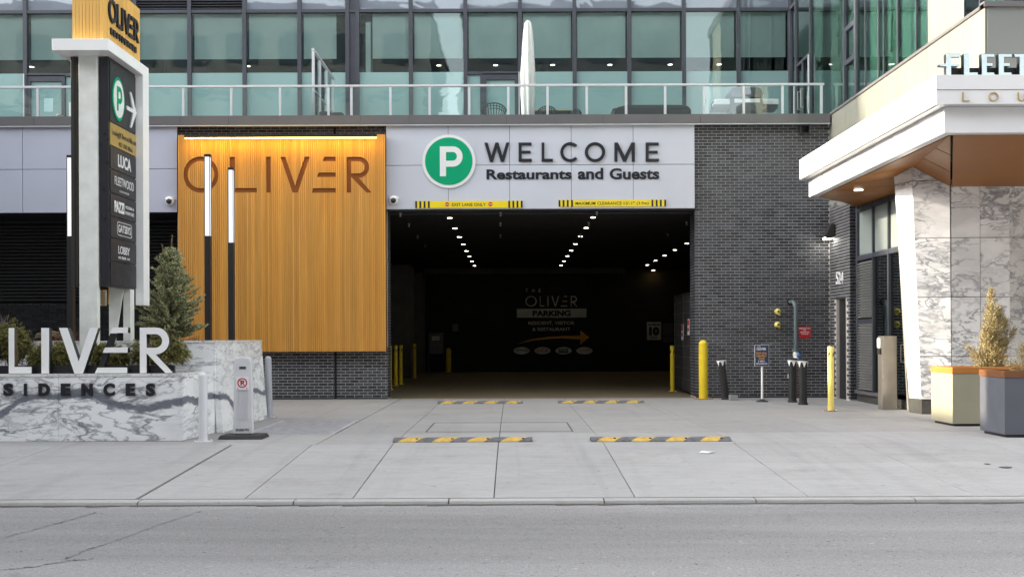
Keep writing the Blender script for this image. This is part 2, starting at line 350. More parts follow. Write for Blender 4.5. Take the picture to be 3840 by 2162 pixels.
M_spr = leafm('spruce_needles', (0.12, 0.14, 0.07), (0.32, 0.35, 0.19), (0.52, 0.49, 0.29))
M_shr = leafm('shrub_foliage', (0.10, 0.105, 0.03), (0.22, 0.21, 0.065), (0.42, 0.37, 0.14))
M_dry = leafm('dry_foliage', (0.20, 0.15, 0.06), (0.38, 0.30, 0.13), (0.55, 0.46, 0.24))

# ------------------------------------------------------------------ lettering
def arc(cx, cy, r, a0, a1, n=20, ry=None):
    ry = ry or r
    return [(cx+r*math.cos(math.radians(a0+(a1-a0)*i/n)), cy+ry*math.sin(math.radians(a0+(a1-a0)*i/n))) for i in range(n+1)]
def glyph(ch, s=0.126):
    if ch == 'O': return [arc(.5, .5, .5, 0, 352.5, 47), arc(.5, .5, .5-s, 0, 352.5, 47)]
    if ch == 'L': return [[(0,0),(.62,0),(.62,s),(s,s),(s,1),(0,1)]]
    if ch == 'I': return [[(0,0),(s,0),(s,1),(0,1)]]
    if ch == 'V':
        w = .83; t = s*1.12; q = t*.52; b = 1-(w/2-t)/(w/2-q)
        return [[(0,1),(w/2-q,0),(w/2+q,0),(w,1),(w-t,1),(w/2,b),(t,1)]]
    if ch == 'R':
        return [[(0,0),(s,0),(s,.43+s*.05),(.56,0),(.56+s*1.12,0),(.345,.405)]+arc(.34,.705,.295,-88,90,18)+[(0,1)],
                [(s,.41+s),(.34,.41+s)]+arc(.34,.705,.295-s,-90,90,16)+[(s,1-s)]]
    if ch == 'e':      # three slanted bars
        return [[(.33,1-s),(.72,1-s),(.72,1),(.385,1)], [(.165,.5-s/2),(.72,.5-s/2),(.72,.5+s/2),(.21,.5+s/2)], [(0,0),(.72,0),(.72,s),(.05,s)]]
    if ch == 'W':
        w, t = 1.36, s*1.1; x1, x2, m_, q = .38, .98, .68, s*.6
        return [[(0,1),(x1-q,0),(x1+q,0),(m_,.70),(x2-q,0),(x2+q,0),(w,1),(w-t,1),(x2,.32),(m_+t*.5,1),(m_-t*.5,1),(x1,.32),(t,1)]]
    if ch == 'M': w, t = 1.04, s; return [[(0,0),(t,0),(t,.70),(w/2-t*.5,0),(w/2+t*.5,0),(w-t,.70),(w-t,0),(w,0),(w,1),(w-t*1.15,1),(w/2,.30),(t*1.15,1),(0,1)]]
    if ch == 'E': return [[(0,0),(.66,0),(.66,s),(s,s),(s,.5-s*.45),(.60,.5-s*.45),(.60,.5+s*.45),(s,.5+s*.45),(s,1-s),(.65,1-s),(.65,1),(0,1)]]
    if ch == 'C': return [arc(.5,.5,.5,42,318,44)+arc(.5,.5,.5-s,316,44,44)]
    if ch == 'P': return [[(0,0),(.21,0),(.21,.32),(.44,.32)]+arc(.44,.66,.34,-88,90,20)+[(0,1)], [(.21,.52),(.44,.52)]+arc(.44,.665,.145,-90,90,14)+[(.21,.81)]]
    if ch == 'F': return [[(0,0),(.23,0),(.23,.42),(.60,.42),(.66,.55),(.23,.55),(.23,.87),(.72,.87),(.66,1),(0,1),(0,.55),(-.30,.53),(-.34,.485),(-.3,.44),(0,.42)]]
    if ch == 'E2': return [[(0,0),(.66,0),(.62,.11),(.25,.11),(.25,.43),(.55,.43),(.55,.56),(.25,.56),(.25,.87),(.66,.87),(.64,1),(0,1)]]
    if ch == 'L2': return [[(0,0),(.66,0),(.66,.11),(.25,.11),(.25,1),(0,1)]]
    if ch == 'T2': return [[(.26,0),(.5,0),(.5,.87),(.76,.87),(.74,1),(0,1),(.04,.87),(.26,.87)]]
def curve_mesh(polys, extrude=0.5):
    cu = bpy.data.curves.new('outline', 'CURVE'); cu.dimensions = '2D'; cu.fill_mode = 'BOTH'; cu.extrude = extrude
    for p in polys:
        sp = cu.splines.new('POLY'); sp.points.add(len(p)-1)
        for q, (x, y) in zip(sp.points, p): q.co = (x, y, 0, 1)
        sp.use_cyclic_u = True
    ob = bpy.data.objects.new('outline', cu); me = bpy.data.meshes.new_from_object(ob)
    bpy.data.objects.remove(ob); bpy.data.curves.remove(cu); return me
def text_mesh(s, bold=0.0, extrude=0.5):
    cu = bpy.data.curves.new('text', 'FONT'); cu.body = s; cu.extrude = extrude; cu.offset = bold; cu.resolution_u = 4
    ob = bpy.data.objects.new('text', cu); me = bpy.data.meshes.new_from_object(ob)
    bpy.data.objects.remove(ob); bpy.data.curves.remove(cu); return me
FAC = ((1,0,0), (0,0,1)); SIDE = ((0,1,0), (0,0,1)); RET = ((0,-1,0), (0,0,1)); TOP = ((1,0,0), (0,1,0))
def put(name, me, O, uv, w, h, depth, mat, parent=None, slant=0, **t):
    """bounding box of a flat mesh -> rectangle w x h whose lower left corner is O; rises by depth along the normal"""
    u, v = Vector(uv[0]), Vector(uv[1]); n = u.cross(v); O = Vector(O)
    vs = [p.co.copy() for p in me.vertices]
    x0, x1 = min(p.x for p in vs), max(p.x for p in vs); y0, y1 = min(p.y for p in vs), max(p.y for p in vs)
    z0, z1 = min(p.z for p in vs), max(p.z for p in vs)
    c = O+u*w/2+v*h/2+n*depth/2
    for p in me.vertices:
        a = (p.co.x-x0)/(x1-x0)*w; b = (p.co.y-y0)/(y1-y0)*h; d = (p.co.z-z0)/(z1-z0)*depth
        p.co = O+u*a+v*(b+slant*a)+n*d-c
    me.update(); me.name = name
    me.materials.clear(); me.materials.append(mat)
    ob = link(name, me, c, parent); return tag(ob, **t) if t else ob
def ptext(s, px0, py0, px1, py1, Y, depth, mat, parent=None, bold=0.02, name='lettering', **t):
    a, b, z0, z1 = rect(px0, py0, px1, py1, Y)
    return put(name, text_mesh(s, bold), (a, Y, z0), FAC, b-a, z1-z0, depth, mat, parent, **t)
def pglyph(ch, px0, py0, px1, py1, Y, depth, mat, parent=None, s=0.126, name='letter', **t):
    a, b, z0, z1 = rect(px0, py0, px1, py1, Y)
    return put(name, curve_mesh(glyph(ch, s)), (a, Y, z0), FAC, b-a, z1-z0, depth, mat, parent, **t)
def disc(name, c, r, d, mat, parent, uv=FAC, n=40, r2=None, **t):
    n_ = Vector(uv[0]).cross(Vector(uv[1])); c = Vector(c)
    if r2 is None: return MB().cyl(c, c+n_*d, r, r, n).build(name, mat, parent, **t)
    me = curve_mesh([arc(0, 0, r, 0, 353, 47), arc(0, 0, r2, 0, 353, 47)])
    return put(name, me, c-Vector(uv[0])*r-Vector(uv[1])*r, uv, 2*r, 2*r, d, mat, parent, **t)

# ================================================================== GROUND
YF = 22.6                     # front plane of the podium
YC, YB = 9.59, 12.82          # curb back edge, sidewalk back edge
ZR = -0.21
def sz(y): return -0.176+(y-YC)*0.176/(YB-YC) if y < YB else 0.0
road = MB().box(-90, 90, -5.6, 9.40, ZR-0.3, ZR).build('road', M_road, kind='structure')
MB().box(-300, 300, -300, 300, -1.2, -0.75).build('ground', M_conc, kind='structure')
box('far_sidewalk', -90, 90, -9.2, -5.7, -0.6, -0.08, M_conc, kind='structure')
box('sidewalk_base', -90, 90, 9.44, YB, -0.7, -0.30, M_gap, kind='structure')
sw = bpy.data.objects.new('sidewalk', None); COL.objects.link(sw); sw['kind'] = 'structure'; sw.location = (0, 11.2, -0.1); WO[sw.name] = Vector(sw.location)
def slab(x0, x1, y0, y1, mat, par, gx0=0.006, gx1=0.006, gy=0.004, thick=0.12, name='paving_slab'):
    x0 += gx0; x1 -= gx1; y0 += gy; y1 -= gy; a, b = sz(y0), sz(y1)
    return MB().hexa([(x0,y0,a-thick),(x1,y0,a-thick),(x1,y1,b-thick),(x0,y1,b-thick)], [(x0,y0,a),(x1,y0,a),(x1,y1,b),(x0,y1,b)]).build(name, mat, par, 0.004)
jx = [-12.4, -10.3, -8.1, -5.86, -3.62, -2.58, -1.54, -0.18, 1.18, 2.85, 4.46, 6.1, 7.8, 9.6]
for i in range(len(jx)-1):
    rows = (YC, 11.5, YB) if jx[i] < -3.7 else (YC, 11.42, YB)
    for a, b in zip(rows, rows[1:]):
        slab(jx[i], jx[i+1], a, b, M_conc, sw, 0.02 if i == 4 else 0.005, 0.02 if i == 3 else 0.005, 0.004 if i < 4 else 0.0022)
for a, b in ((-90, -12.4), (9.6, 90)): slab(a, b, YC, YB, M_conc, sw)
MB().hexa([(-90,YC,-0.33),(90,YC,-0.33),(90,YB,-0.16),(-90,YB,-0.16)], [(-90,YC,-0.20),(90,YC,-0.20),(90,YB,-0.022),(-90,YB,-0.022)]).build('joint_bed', M_gapd, sw)
kb = bpy.data.objects.new('curb', None); COL.objects.link(kb); kb['kind'] = 'structure'; kb.location = (0, 9.5, -0.25); WO[kb.name] = Vector(kb.location)
cx = [-90]+[-5.05+0.0, -3.55]+[P(p, 1880, 9.42)[0] for p in (1100, 1682, 2266, 2836, 3434)]+[7.5, 90]
for a, b in zip(cx, cx[1:]):
    pr = [(9.41, -0.215), (9.425, -0.184), (9.445, -0.176), (9.548, -0.176), (9.548, -0.4), (9.41, -0.4)]
    MB().prism([(a+0.007, y, z) for y, z in pr][::-1], [(b-0.007, y, z) for y, z in pr][::-1]).build('curb_stone', M_curb, kb)
# gutter dirt: thin uneven strip
gm = MB(); xx = -14
while xx < 14:
    d = 0.05+0.06*random.random(); gm.add([(xx, 9.408, ZR+0.004), (xx, 9.408-d, ZR+0.004), (xx+0.4, 9.408-0.03-0.03*random.random(), ZR+0.004), (xx+0.4, 9.408, ZR+0.004)], [(0,1,2,3)]); xx += 0.4
gm.build('gutter_dirt', M_gap, kind='stuff')
# forecourt
fc = bpy.data.objects.new('forecourt', None); COL.objects.link(fc); fc['kind'] = 'structure'; fc.location = (0, 18, 0); WO[fc.name] = Vector(fc.location)
fx = [-12.6, -6.5, -3.86, -2.53, -1.54, -0.18, 1.18, 2.9, 4.6, 6.3, 9.6]
fy = [YB, 14.28, 16.62, 19.6, 22.62]
for i in range(len(fx)-1):
    for j in range(len(fy)-1):
        if i == 2 and j == 1: continue
        slab(fx[i], fx[i+1], fy[j], fy[j+1], M_court if j else M_conc, fc, 0.004, 0.011 if (i == 2) else 0.004, 0.002)
MB().box(-90, 90, YB+0.0, 22.62, -0.5, -0.022).build('joint_bed', M_gapd, fc)
for a, b in ((-90, -12.6), (9.6, 90)): slab(a, b, YB, 22.62, M_court, fc)
# outlined patch in the concrete
for (x0, x1, y0, y1) in ((-1.26, 0.88, 14.5, 14.52), (-1.26, 0.88, 16.08, 16.1), (-1.27, -1.25, 14.52, 16.08), (0.87, 0.89, 14.52, 16.08)):
    box('saw_cut', x0, x1, y0, y1, 0.0, 0.003, M_gap, fc)
box('garage_floor', -4.6, 9.5, 22.62, 42, -0.5, 0.0, M_gfloor, kind='structure')
# floor grate
M_grate = pm('grate_steel', (0.46, 0.46, 0.49), 0.6, 0.0, 0.2, 8)
gt = thing('floor_grate', (-3.2, 15.45, 0), 'large rectangular steel floor grate set in the concrete beside the marble planter', 'grate')
box('frame', -3.84, -3.80, 14.30, 16.60, -0.06, 0.004, M_grate, gt); box('frame', -2.60, -2.56, 14.30, 16.60, -0.06, 0.004, M_grate, gt)
box('frame', -3.80, -2.60, 14.30, 14.34, -0.06, 0.004, M_grate, gt); box('frame', -3.80, -2.60, 16.56, 16.60, -0.06, 0.004, M_grate, gt)
box('frame', -3.80, -2.60, 15.10, 15.14, -0.06, 0.004, M_grate, gt)
g = MB(); x = -3.79
while x < -2.61: g.box(x, x+0.012, 14.341, 16.559, -0.035, 0.0); x += 0.036
y = 14.36
while y < 16.55: g.box(-3.799, -2.601, y, y+0.008, -0.034, -0.002); y += 0.1
g.build('grate_bars', M_grate, gt, kind='stuff'); box('pit', -3.8, -2.6, 14.34, 16.56, -0.3, -0.045, pm('grate_pit', (0.05, 0.05, 0.055), 0.9), gt)
# asphalt cracks
def crack(pts, w, seed):
    r = random.Random(seed); m = MB(); P3 = []
    for (a, b) in zip(pts, pts[1:]):
        for i in range(14):
            t = i/14; px = a[0]+(b[0]-a[0])*t+r.uniform(-5, 5); py = a[1]+(b[1]-a[1])*t+r.uniform(-2.2, 2.2)
            Y = (CZ-ZR)*F/((py-1270)+(px-1920)*ROLL); X = P(px, py, Y)[0]; P3.append((X, Y))
    L = []
    for i, (X, Y) in enumerate(P3):
        ww = w*r.uniform(0.35, 1.5); L.append(((X, Y-ww, ZR+0.004), (X, Y+ww, ZR+0.004)))
    for p, q in zip(L, L[1:]): m.add([p[0], q[0], q[1], p[1]], [(0,1,2,3)])
    m.build('crack', M_gapd, road)
crack([(0, 2018), (180, 1972), (290, 1940), (380, 1915)], 0.014, 1)
crack([(245, 2095), (330, 2060), (505, 2000), (600, 1965), (765, 1914)], 0.016, 2)
crack([(0, 2137), (120, 2125), (260, 2100), (330, 2098)], 0.010, 3)
# scrap of paper
MB().add([(2.25, 12.05, sz(12.05)+0.01), (2.36, 12.02, sz(12.02)+0.006), (2.46, 12.08, sz(12.08)+0.022), (2.42, 12.15, sz(12.15)+0.006), (2.31, 12.13, sz(12.13)+0.02)], [(0,1,4), (1,2,3,4)]).build(
    'paper_scrap', M_pwhite, label='small white scrap of paper lying on the sidewalk in front of the right bump', cat='litter')
for (px, py, rx, ry, l) in ((3770, 1760, .085, .05, 'larger dark round stain on the pale sidewalk slab at the far right'), (3702, 1746, .04, .03, 'smaller dark stain beside the larger one on the right sidewalk slab')):
    Y = 11.05 if px > 3750 else 11.25; X = P(px, py, Y)[0]
    MB().add([(X+rx*math.cos(a*.5)*random.uniform(.8, 1.1), Y+ry*math.sin(a*.5)*random.uniform(.7, 1.1), sz(Y+ry*math.sin(a*.5))+0.006) for a in range(12)], [tuple(range(12))]).build('stain', M_gap, sw)

# ================================================================== BRICK WALLS
BL, BH, CO = 0.193, 0.0577, 0.0677
BW = 0.203
def brick_mesh(l, mat):
    m = MB().box(-l/2, l/2, 0, 0.05, -BH/2, BH/2); me = bpy.data.meshes.new('brick'); me.from_pydata(m.v, [], m.f)
    bm = bmesh.new(); bm.from_mesh(me); bmesh.ops.bevel(bm, geom=[e for e in bm.edges if all(v.co.y < 0.01 for v in e.verts)], offset=0.0022, segments=1, affect='EDGES'); bm.to_mesh(me); bm.free()
    me.materials.append(mat); return me
BM = {}
def brick_field(wall, O, u, L, z0, z1, mat, nparts=0, skip=None, phase=0.0):
    """wall: parent; O: point at the face, u: direction along the wall, faces n = u x z"""
    u = Vector(u); n = u.cross(Vector((0,0,1))); O = Vector(O); stuff = MB(); k = 0; row = 0
    z = z0+CO/2; ang = math.atan2(u.y, u.x); cands = []
    while z+BH/2 <= z1+0.001:
        off = (row % 2)*BW/2+phase; s = -off
        while s < L:
            a, b = max(s, 0), min(s+BL, L)
            if b-a > 0.03 and not (skip and skip(a, b, z)): cands.append((round(a, 4), round(b, 4), z))
            s += BW
        z += CO; row += 1
    for (a, b, z) in cands:
        jit = random.uniform(-0.0015, 0.0015); l = round(b-a, 3)
        c = O+u*((a+b)/2)+n*jit; c.z = z
        if k < nparts:
            key = (l, mat.name)
            if key not in BM: BM[key] = brick_mesh(l, mat)
            link('brick', BM[key], c, wall, (0, 0, ang)); k += 1
        else:
            p = [c-u*l/2, c+u*l/2]; q = [x-n*0.05 for x in p]; h = Vector((0,0,BH/2))
            stuff.add([p[0]-h, p[1]-h, q[1]-h, q[0]-h, p[0]+h, p[1]+h, q[1]+h, q[0]+h], [(0,3,2,1),(4,5,6,7),(0,1,5,4),(1,2,6,5),(2,3,7,6),(3,0,4,7)])
    if stuff.v: stuff.build('brickwork', mat, wall, kind='stuff')
    return k
ZP = P(1900, 466, YF)[1]      # underside of terrace fascia
# right of the entrance
XR0 = P(2605, 900, YF)[0]; XR1 = 7.22
rb = thing('brick_wall', ((XR0+XR1)/2, YF, 0), 'tall charcoal brick wall right of the garage entrance with pale mortar', 'wall')
MB().box(XR0+0.012, XR1+0.3, YF+0.004, YF+0.3, 0, ZP+0.2).build('mortar', M_mortar, rb)
MB().box(XR0+0.004, XR0+0.3, YF+0.3, YF+0.62, 0, ZP).build('mortar', M_mortar, rb)
brick_field(rb, (XR0, YF, 0), (1,0,0), XR1-XR0-0.004, 0.03, ZP, M_brick, 300)
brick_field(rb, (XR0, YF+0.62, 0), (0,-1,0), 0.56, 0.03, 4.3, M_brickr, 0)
# wall under and above the wood panel
XL0, XL1 = P(668, 1400, YF)[0], P(1455, 1400, YF)[0]
lb = thing('brick_wall', ((XL0+XL1)/2, YF, 0), 'low run of charcoal brick under the orange wood panel left of the entrance', 'wall')
jxm = P(1258, 1400, YF)[0]
MB().box(XL0, jxm-0.03, YF+0.004, YF+0.3, 0, ZP+0.1).build('mortar', M_mortar, lb)
MB().box(jxm+0.03, XL1-0.005, YF+0.004, YF+0.3, 0, ZP+0.1).build('mortar', M_mortar, lb)
MB().box(XL1-0.3, XL1-0.004, YF+0.3, YF+0.55, 0, 4.3).build('mortar', M_mortar, lb)
box('expansion_joint', jxm-0.03, jxm+0.03, YF+0.02, YF+0.3, 0, ZP+0.1, M_blackm, lb)
zb1 = P(1200, 1300, YF)[1]; zb2 = P(1000, 515, YF)[1]
box('base_strip', XL0, XL1-0.01, YF-0.012, YF+0.01, 0.0, 0.028, M_blackm, lb); box('base_strip', XR0+0.01, XR1, YF-0.012, YF+0.01, 0.0, 0.028, M_blackm, rb)  # thin black strip along the foot of both brick walls
n0 = brick_field(lb, (jxm+0.03, YF, 0), (1,0,0), XL1-jxm-0.034, 0.03, zb1, M_brick, 130)
brick_field(lb, (XL0, YF, 0), (1,0,0), jxm-0.03-XL0, 0.03, zb1, M_brick, 300-n0-20, phase=0.05)
brick_field(lb, (XL0, YF, 0), (1,0,0), jxm-0.03-XL0, zb2-0.03, ZP, M_brick, 0)
brick_field(lb, (jxm+0.03, YF, 0), (1,0,0), XL1-jxm-0.034, zb2-0.03, ZP, M_brick, 0)
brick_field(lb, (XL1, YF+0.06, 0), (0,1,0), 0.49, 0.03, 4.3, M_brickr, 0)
# brick return that steps forward below the wing
Y1 = YX(3187, 1000, XR1); ng0, ng1 = YX(3172, 1300, XR1), YX(3136, 1300, XR1); zn = P(3153, 1117, 21.8)[1]
rr = thing('brick_wall', (XR1+0.2, (Y1+YF)/2, 0), 'narrow dark brick return wall with a tall niche and the number 524', 'wall')
MB().box(XR1+0.004, XR1+0.25, ng1, YF, 0, 4.45).box(XR1+0.004, XR1+0.25, Y1+0.012, ng0, 0, 4.45).box(XR1+0.004, XR1+0.25, ng0, ng1, zn, 4.45).build('mortar', M_mortar, rr)
def nsk(a, b, z):
    ya, yb = YF-0.01-a, YF-0.01-b; return z < zn and not (yb > ng1-0.02 or ya < ng0+0.02)
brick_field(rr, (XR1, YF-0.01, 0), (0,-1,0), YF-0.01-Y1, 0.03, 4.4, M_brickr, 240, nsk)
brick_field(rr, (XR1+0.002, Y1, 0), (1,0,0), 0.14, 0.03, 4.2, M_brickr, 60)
MB().box(XR1+0.05, XR1+0.25, Y1+0.001+0.05, Y1+0.1, 0, 4.3).build('mortar', M_mortar, rr)
box('niche_door', XR1+0.07, XR1+0.12, ng0+0.002, ng1-0.002, 0, zn-0.002, M_black, rr)

# ================================================================== WOOD PANEL WITH CARVED LETTERS
YW = 22.30
wx0, wx1, wz0, wz1 = rect(668, 505, 1446, 1318, YW)
wp = thing('wood_panel', ((wx0+wx1)/2, YW, wz0), 'big orange cedar strip panel with the word OLIVER cut into it', 'wall panel')
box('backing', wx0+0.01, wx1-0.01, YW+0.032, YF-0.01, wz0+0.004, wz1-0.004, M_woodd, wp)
cut = []
for ch, a, b, y0, y1 in (('O', 687, 819, 587, 723), ('L', 861, 962, 588, 722), ('I', 998, 1015, 588, 722), ('V', 1051, 1162, 588, 722), ('e', 1168, 1259, 588, 722.5), ('R', 1300, 1393, 588, 722)):
    A, B, z0, z1 = rect(a, y0, b, y1, YW); pl = glyph(ch); w_ = max(x for p in pl for x, _ in p)
    for p in pl: cut.append([(A+x/w_*(B-A), z0+y*(z1-z0)) for x, y in p])
face = curve_mesh([[(wx0, wz0), (wx1, wz0), (wx1, wz1), (wx0, wz1)]]+cut, 0.015)
base = bmesh.new(); base.from_mesh(face)
bmesh.ops.remove_doubles(base, verts=base.verts[:], dist=1e-5)
cminx, cmaxx = min(x for p in cut for x, _ in p), max(x for p in cut for x, _ in p)
NPL = 100; pw = (wx1-wx0)/NPL
for i in range(NPL):
    a, b = wx0+i*pw+0.0038, wx0+(i+1)*pw-0.0038; dz = random.uniform(-0.002, 0.002)
    if b < cminx or a > cmaxx:
        box('plank', a, b, YW+dz, YW+0.030, wz0, wz1, M_wood, wp); continue
    bm = base.copy()
    for co, no in (((a,0,0), (-1,0,0)), ((b,0,0), (1,0,0))):
        bmesh.ops.bisect_plane(bm, geom=bm.verts[:]+bm.edges[:]+bm.faces[:], plane_co=co, plane_no=no, clear_outer=True, dist=1e-6)
    bmesh.ops.holes_fill(bm, edges=[e for e in bm.edges if e.is_boundary], sides=0)
    c = Vector(((a+b)/2, YW+0.015, (wz0+wz1)/2))
    for v in bm.verts: x, zz, d = v.co; v.co = Vector((x, YW+0.015-d, zz))-c
    me = bpy.data.meshes.new('plank'); bm.to_mesh(me); bm.free(); me.materials.append(M_wood); link('plank', me, c, wp)
base.free()
lx0, lx1, lz0, lz1 = rect(692, 505, 1412, 516, 22.1)
lbx = thing('linear_light', ((lx0+lx1)/2, 22.1, lz0), 'long thin black linear light over the top of the wood panel, glowing amber', 'light')
MB().box(lx0, lx1, 22.08, 22.14, lz0, lz1).box(lx0+0.3, lx0+0.34, 22.14, YW, lz0+0.01, lz1-0.01).box(lx1-0.34, lx1-0.3, 22.14, YW, lz0+0.01, lz1-0.01).build('housing', M_black, lbx)
box('light_strip', lx0+0.01, lx1-0.01, 22.095, 22.15, lz0-0.010, lz0-0.001, M_strip, lbx)

# ================================================================== ENTRANCE FASCIA, SIGNS
ex0, ex1, ez0, ez1 = rect(1448, 468, 2605, 783, 22.5); YE = 22.48
ef = thing('entrance_fascia', ((ex0+ex1)/2, YE, ez0), 'pale grey metal panel fascia above the garage entrance carrying the welcome sign', 'wall panel')
box('backing', ex0+0.01, ex1-0.01, YE+0.03, YE+0.5, ez0+0.02, ez1+0.05, M_gapdk, ef)
zj = P(2000, 618.5, YE)[1]; xs = [ex0]+[P(p, 620, YE)[0] for p in (1680.5, 1911, 2142.5, 2374.5)]+[ex1]
for a, b in zip(xs, xs[1:]):
    for z0, z1 in ((ez0, zj-0.006), (zj+0.006, ez1)):
        MB().box(a+0.005, b-0.005, YE, YE+0.04, z0, z1).build('panel', M_panelw, ef, 0.003)
YS = YE-0.03
ps = thing('round_sign', (P(1683, 605, YS)[0], YS, P(1683, 705, YS)[1]), 'round green and white parking sign with a big letter P above the entrance', 'sign')
pc = P(1683, 605, YS); r_ = 100/F*YS
disc('white_disc', (pc[0], YE-0.002, pc[1]), r_, 0.03, M_pwhite, ps, n=64); disc('green_disc', (pc[0], YE-0.033, pc[1]), r_*0.89, 0.004, M_green, ps, n=64)
pglyph('P', 1649.5, 549, 1735, 661, YE-0.038, 0.004, M_pwhite, ps)
wl = thing('welcome_lettering', (P(2140, 607, YE)[0], YE, P(2140, 607, YE)[1]), 'wide spaced black raised capitals reading WELCOME on pale panels', 'lettering')
for ch, a, b in (('W', 1817, 1910), ('E', 1945, 1994), ('L', 2031, 2073), ('C', 2101, 2165), ('O', 2193, 2269), ('M', 2304, 2380), ('E', 2421, 2470)):
    e = 1.2 if ch in 'CO' else 0
    pglyph(ch, a, 535.5-e, b, 607+e, YE-0.002, 0.03, M_ltr, wl, 0.15)
rl = thing('restaurants_lettering', (P(2140, 671, YE)[0], YE, P(2140, 671, YE)[1]), 'bold black raised words Restaurants and Guests under WELCOME', 'lettering')
for s, a, b, y0, y1 in (('Restaurants', 1824.5, 2144, 635, 673), ('and', 2167, 2262, 630, 673), ('Guests', 2286, 2472, 630.5, 673)):
    ptext(s, a, y0, b, y1, YE-0.002, 0.014, M_ltr, rl, 0.03)
def bar(px0, px1, py0, py1, label, stripes, words, discs=()):
    a, b, z0, z1 = rect(px0, py0, px1, py1, YE); t = thing('clearance_bar', ((a+b)/2, YE, z0), label, 'sign')
    box('plate', a, b, YE-0.02, YE-0.002, z0, z1, M_yels, t)
    for s in stripes:
        c, d = RX(s, s+6.8, 765, YE); box('stripe', c, d, YE-0.023, YE-0.0201, z0, z1, M_ltr, t)
    for w, c, d, e, f in words: ptext(w, c, e, d, f, YE-0.0205, 0.003, M_ltr, t, 0.004)
    for px, py in discs:
        X, Z = P(px, py, YE); disc('no_entry_disc', (X, YE-0.0205, Z), 0.047, 0.003, M_red, t, n=24); box('disc_bar', X-0.034, X+0.034, YE-0.027, YE-0.0236, Z-0.008, Z+0.008, M_pwhite, t)
bar(1557.5, 1960, 754, 779.5, 'yellow and black striped bar over the left lane reading EXIT LANE ONLY', [1557.5, 1573, 1589, 1605, 1906, 1921.5, 1937, 1953], [('EXIT LANE ONLY', 1695, 1821.5, 761.5, 773)], [(1677, 767), (1839, 766)])
bar(2094.3, 2497.5, 750, 774.5, 'yellow and black striped bar reading MAXIMUM CLEARANCE over the right lane', [2094.5, 2109.5, 2125.5, 2141.5, 2442.5, 2458.5, 2474, 2490.5], [('MAXIMUM CLEARANCE', 2158, 2331, 756.5, 768), ("13'-1\"", 2339, 2380, 756.5, 768), ('(3.9m)', 2388, 2432.5, 756.5, 770)])
def dome_cam(px, py, Y, label):
    X, Z = P(px, py, Y); t = thing('dome_camera', (X, Y, Z), label, 'camera', 'dome cameras on the podium wall')
    MB().lathe((X, Y, Z), [(0.105, 0), (0.105, -0.02), (0.095, -0.07), (0.07, -0.09)], 24, 'Y').build('housing', M_white, t, smooth=True)
    MB().lathe((X, Y-0.085, Z-0.01), [(0.062, 0), (0.058, -0.03), (0.04, -0.055), (0.012, -0.066)], 20, 'Y').build('dome', M_black, t, smooth=True)
    pts = [(X+0.115*math.cos(math.radians(a)), Y-0.12*math.sin(math.radians(a/1.0)) if False else Y, Z) for a in (0,)]
    m = MB(); rim = [(X+0.125*math.cos(math.radians(a)), Y-0.002-0.12*math.sin(math.radians(a)), Z+0.03) for a in range(0, 181, 15)]
    top = [(X+(p[0]-X)*0.8, Y+(p[1]-Y)*0.8, Z+0.085) for p in rim]; n = len(rim)
    m.add(rim+top+[(X, Y-0.04, Z+0.11)], [(i, i+1, n+i+1, n+i) for i in range(n-1)]+[(n+i, n+i+1, 2*n) for i in range(n-1)])
    m.build('hood', M_white, t, smooth=True)
dome_cam(1477, 752, YE, 'white dome security camera at the left end of the entrance fascia')
# left grey panels
gp = thing('grey_panel_wall', (-10, 22.5, 4.2), 'grey metal panels with reflected sky blue painted in, on the podium behind the totem sign', 'wall panel')
gz0, gz1, gzj = P(330, 797, 22.5)[1], P(330, 474, 22.5)[1], P(330, 635, 22.5)[1]
gx = [-15.6, -13.9, P(86, 635, 22.5)[0], P(377, 635, 22.5)[0], P(666, 635, 22.5)[0]]
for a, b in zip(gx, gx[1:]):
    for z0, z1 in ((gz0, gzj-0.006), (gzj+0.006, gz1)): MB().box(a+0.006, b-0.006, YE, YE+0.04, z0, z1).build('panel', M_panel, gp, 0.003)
box('backing', -15.6, gx[-1]-0.01, YE+0.03, YE+0.4, gz0+0.02, gz1+0.05, M_gapdk, gp)
dome_cam(639, 755, YE, 'white dome security camera on the grey panels beside the wood panel')

# recess with dark louvres at left
rc = thing('louvre_wall', (-10, 24.4, 0), 'black louvred wall set back in the dark recess behind the planter', 'wall')
box('wall', -15.6, XL0-0.02, 24.5, 24.7, 0, gz0+0.3, M_blackm, rc)
z = P(0, 1128, 24.4)[1]; zt = P(0, 842, 24.4)[1]
while z < zt:
    box('louvre_slat', -15.6, XL0-0.03, 24.40, 24.46, z, z+0.05, M_black, rc); z += 0.085
box('header', -15.6, XL0-0.03, 24.3, 24.45, zt+0.02, zt+0.08, M_black, rc)
box('soffit', -15.6, XL0-0.02, YE+0.41, 24.5, gz0+0.02, gz0+0.1, M_black, rc)
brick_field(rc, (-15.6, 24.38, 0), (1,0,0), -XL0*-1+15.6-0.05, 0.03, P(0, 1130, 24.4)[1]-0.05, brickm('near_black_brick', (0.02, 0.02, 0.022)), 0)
box('recess_return', XL0-0.02, XL0+0.02, YF+0.3, 24.6, 0, ZP, M_blackm, rc)

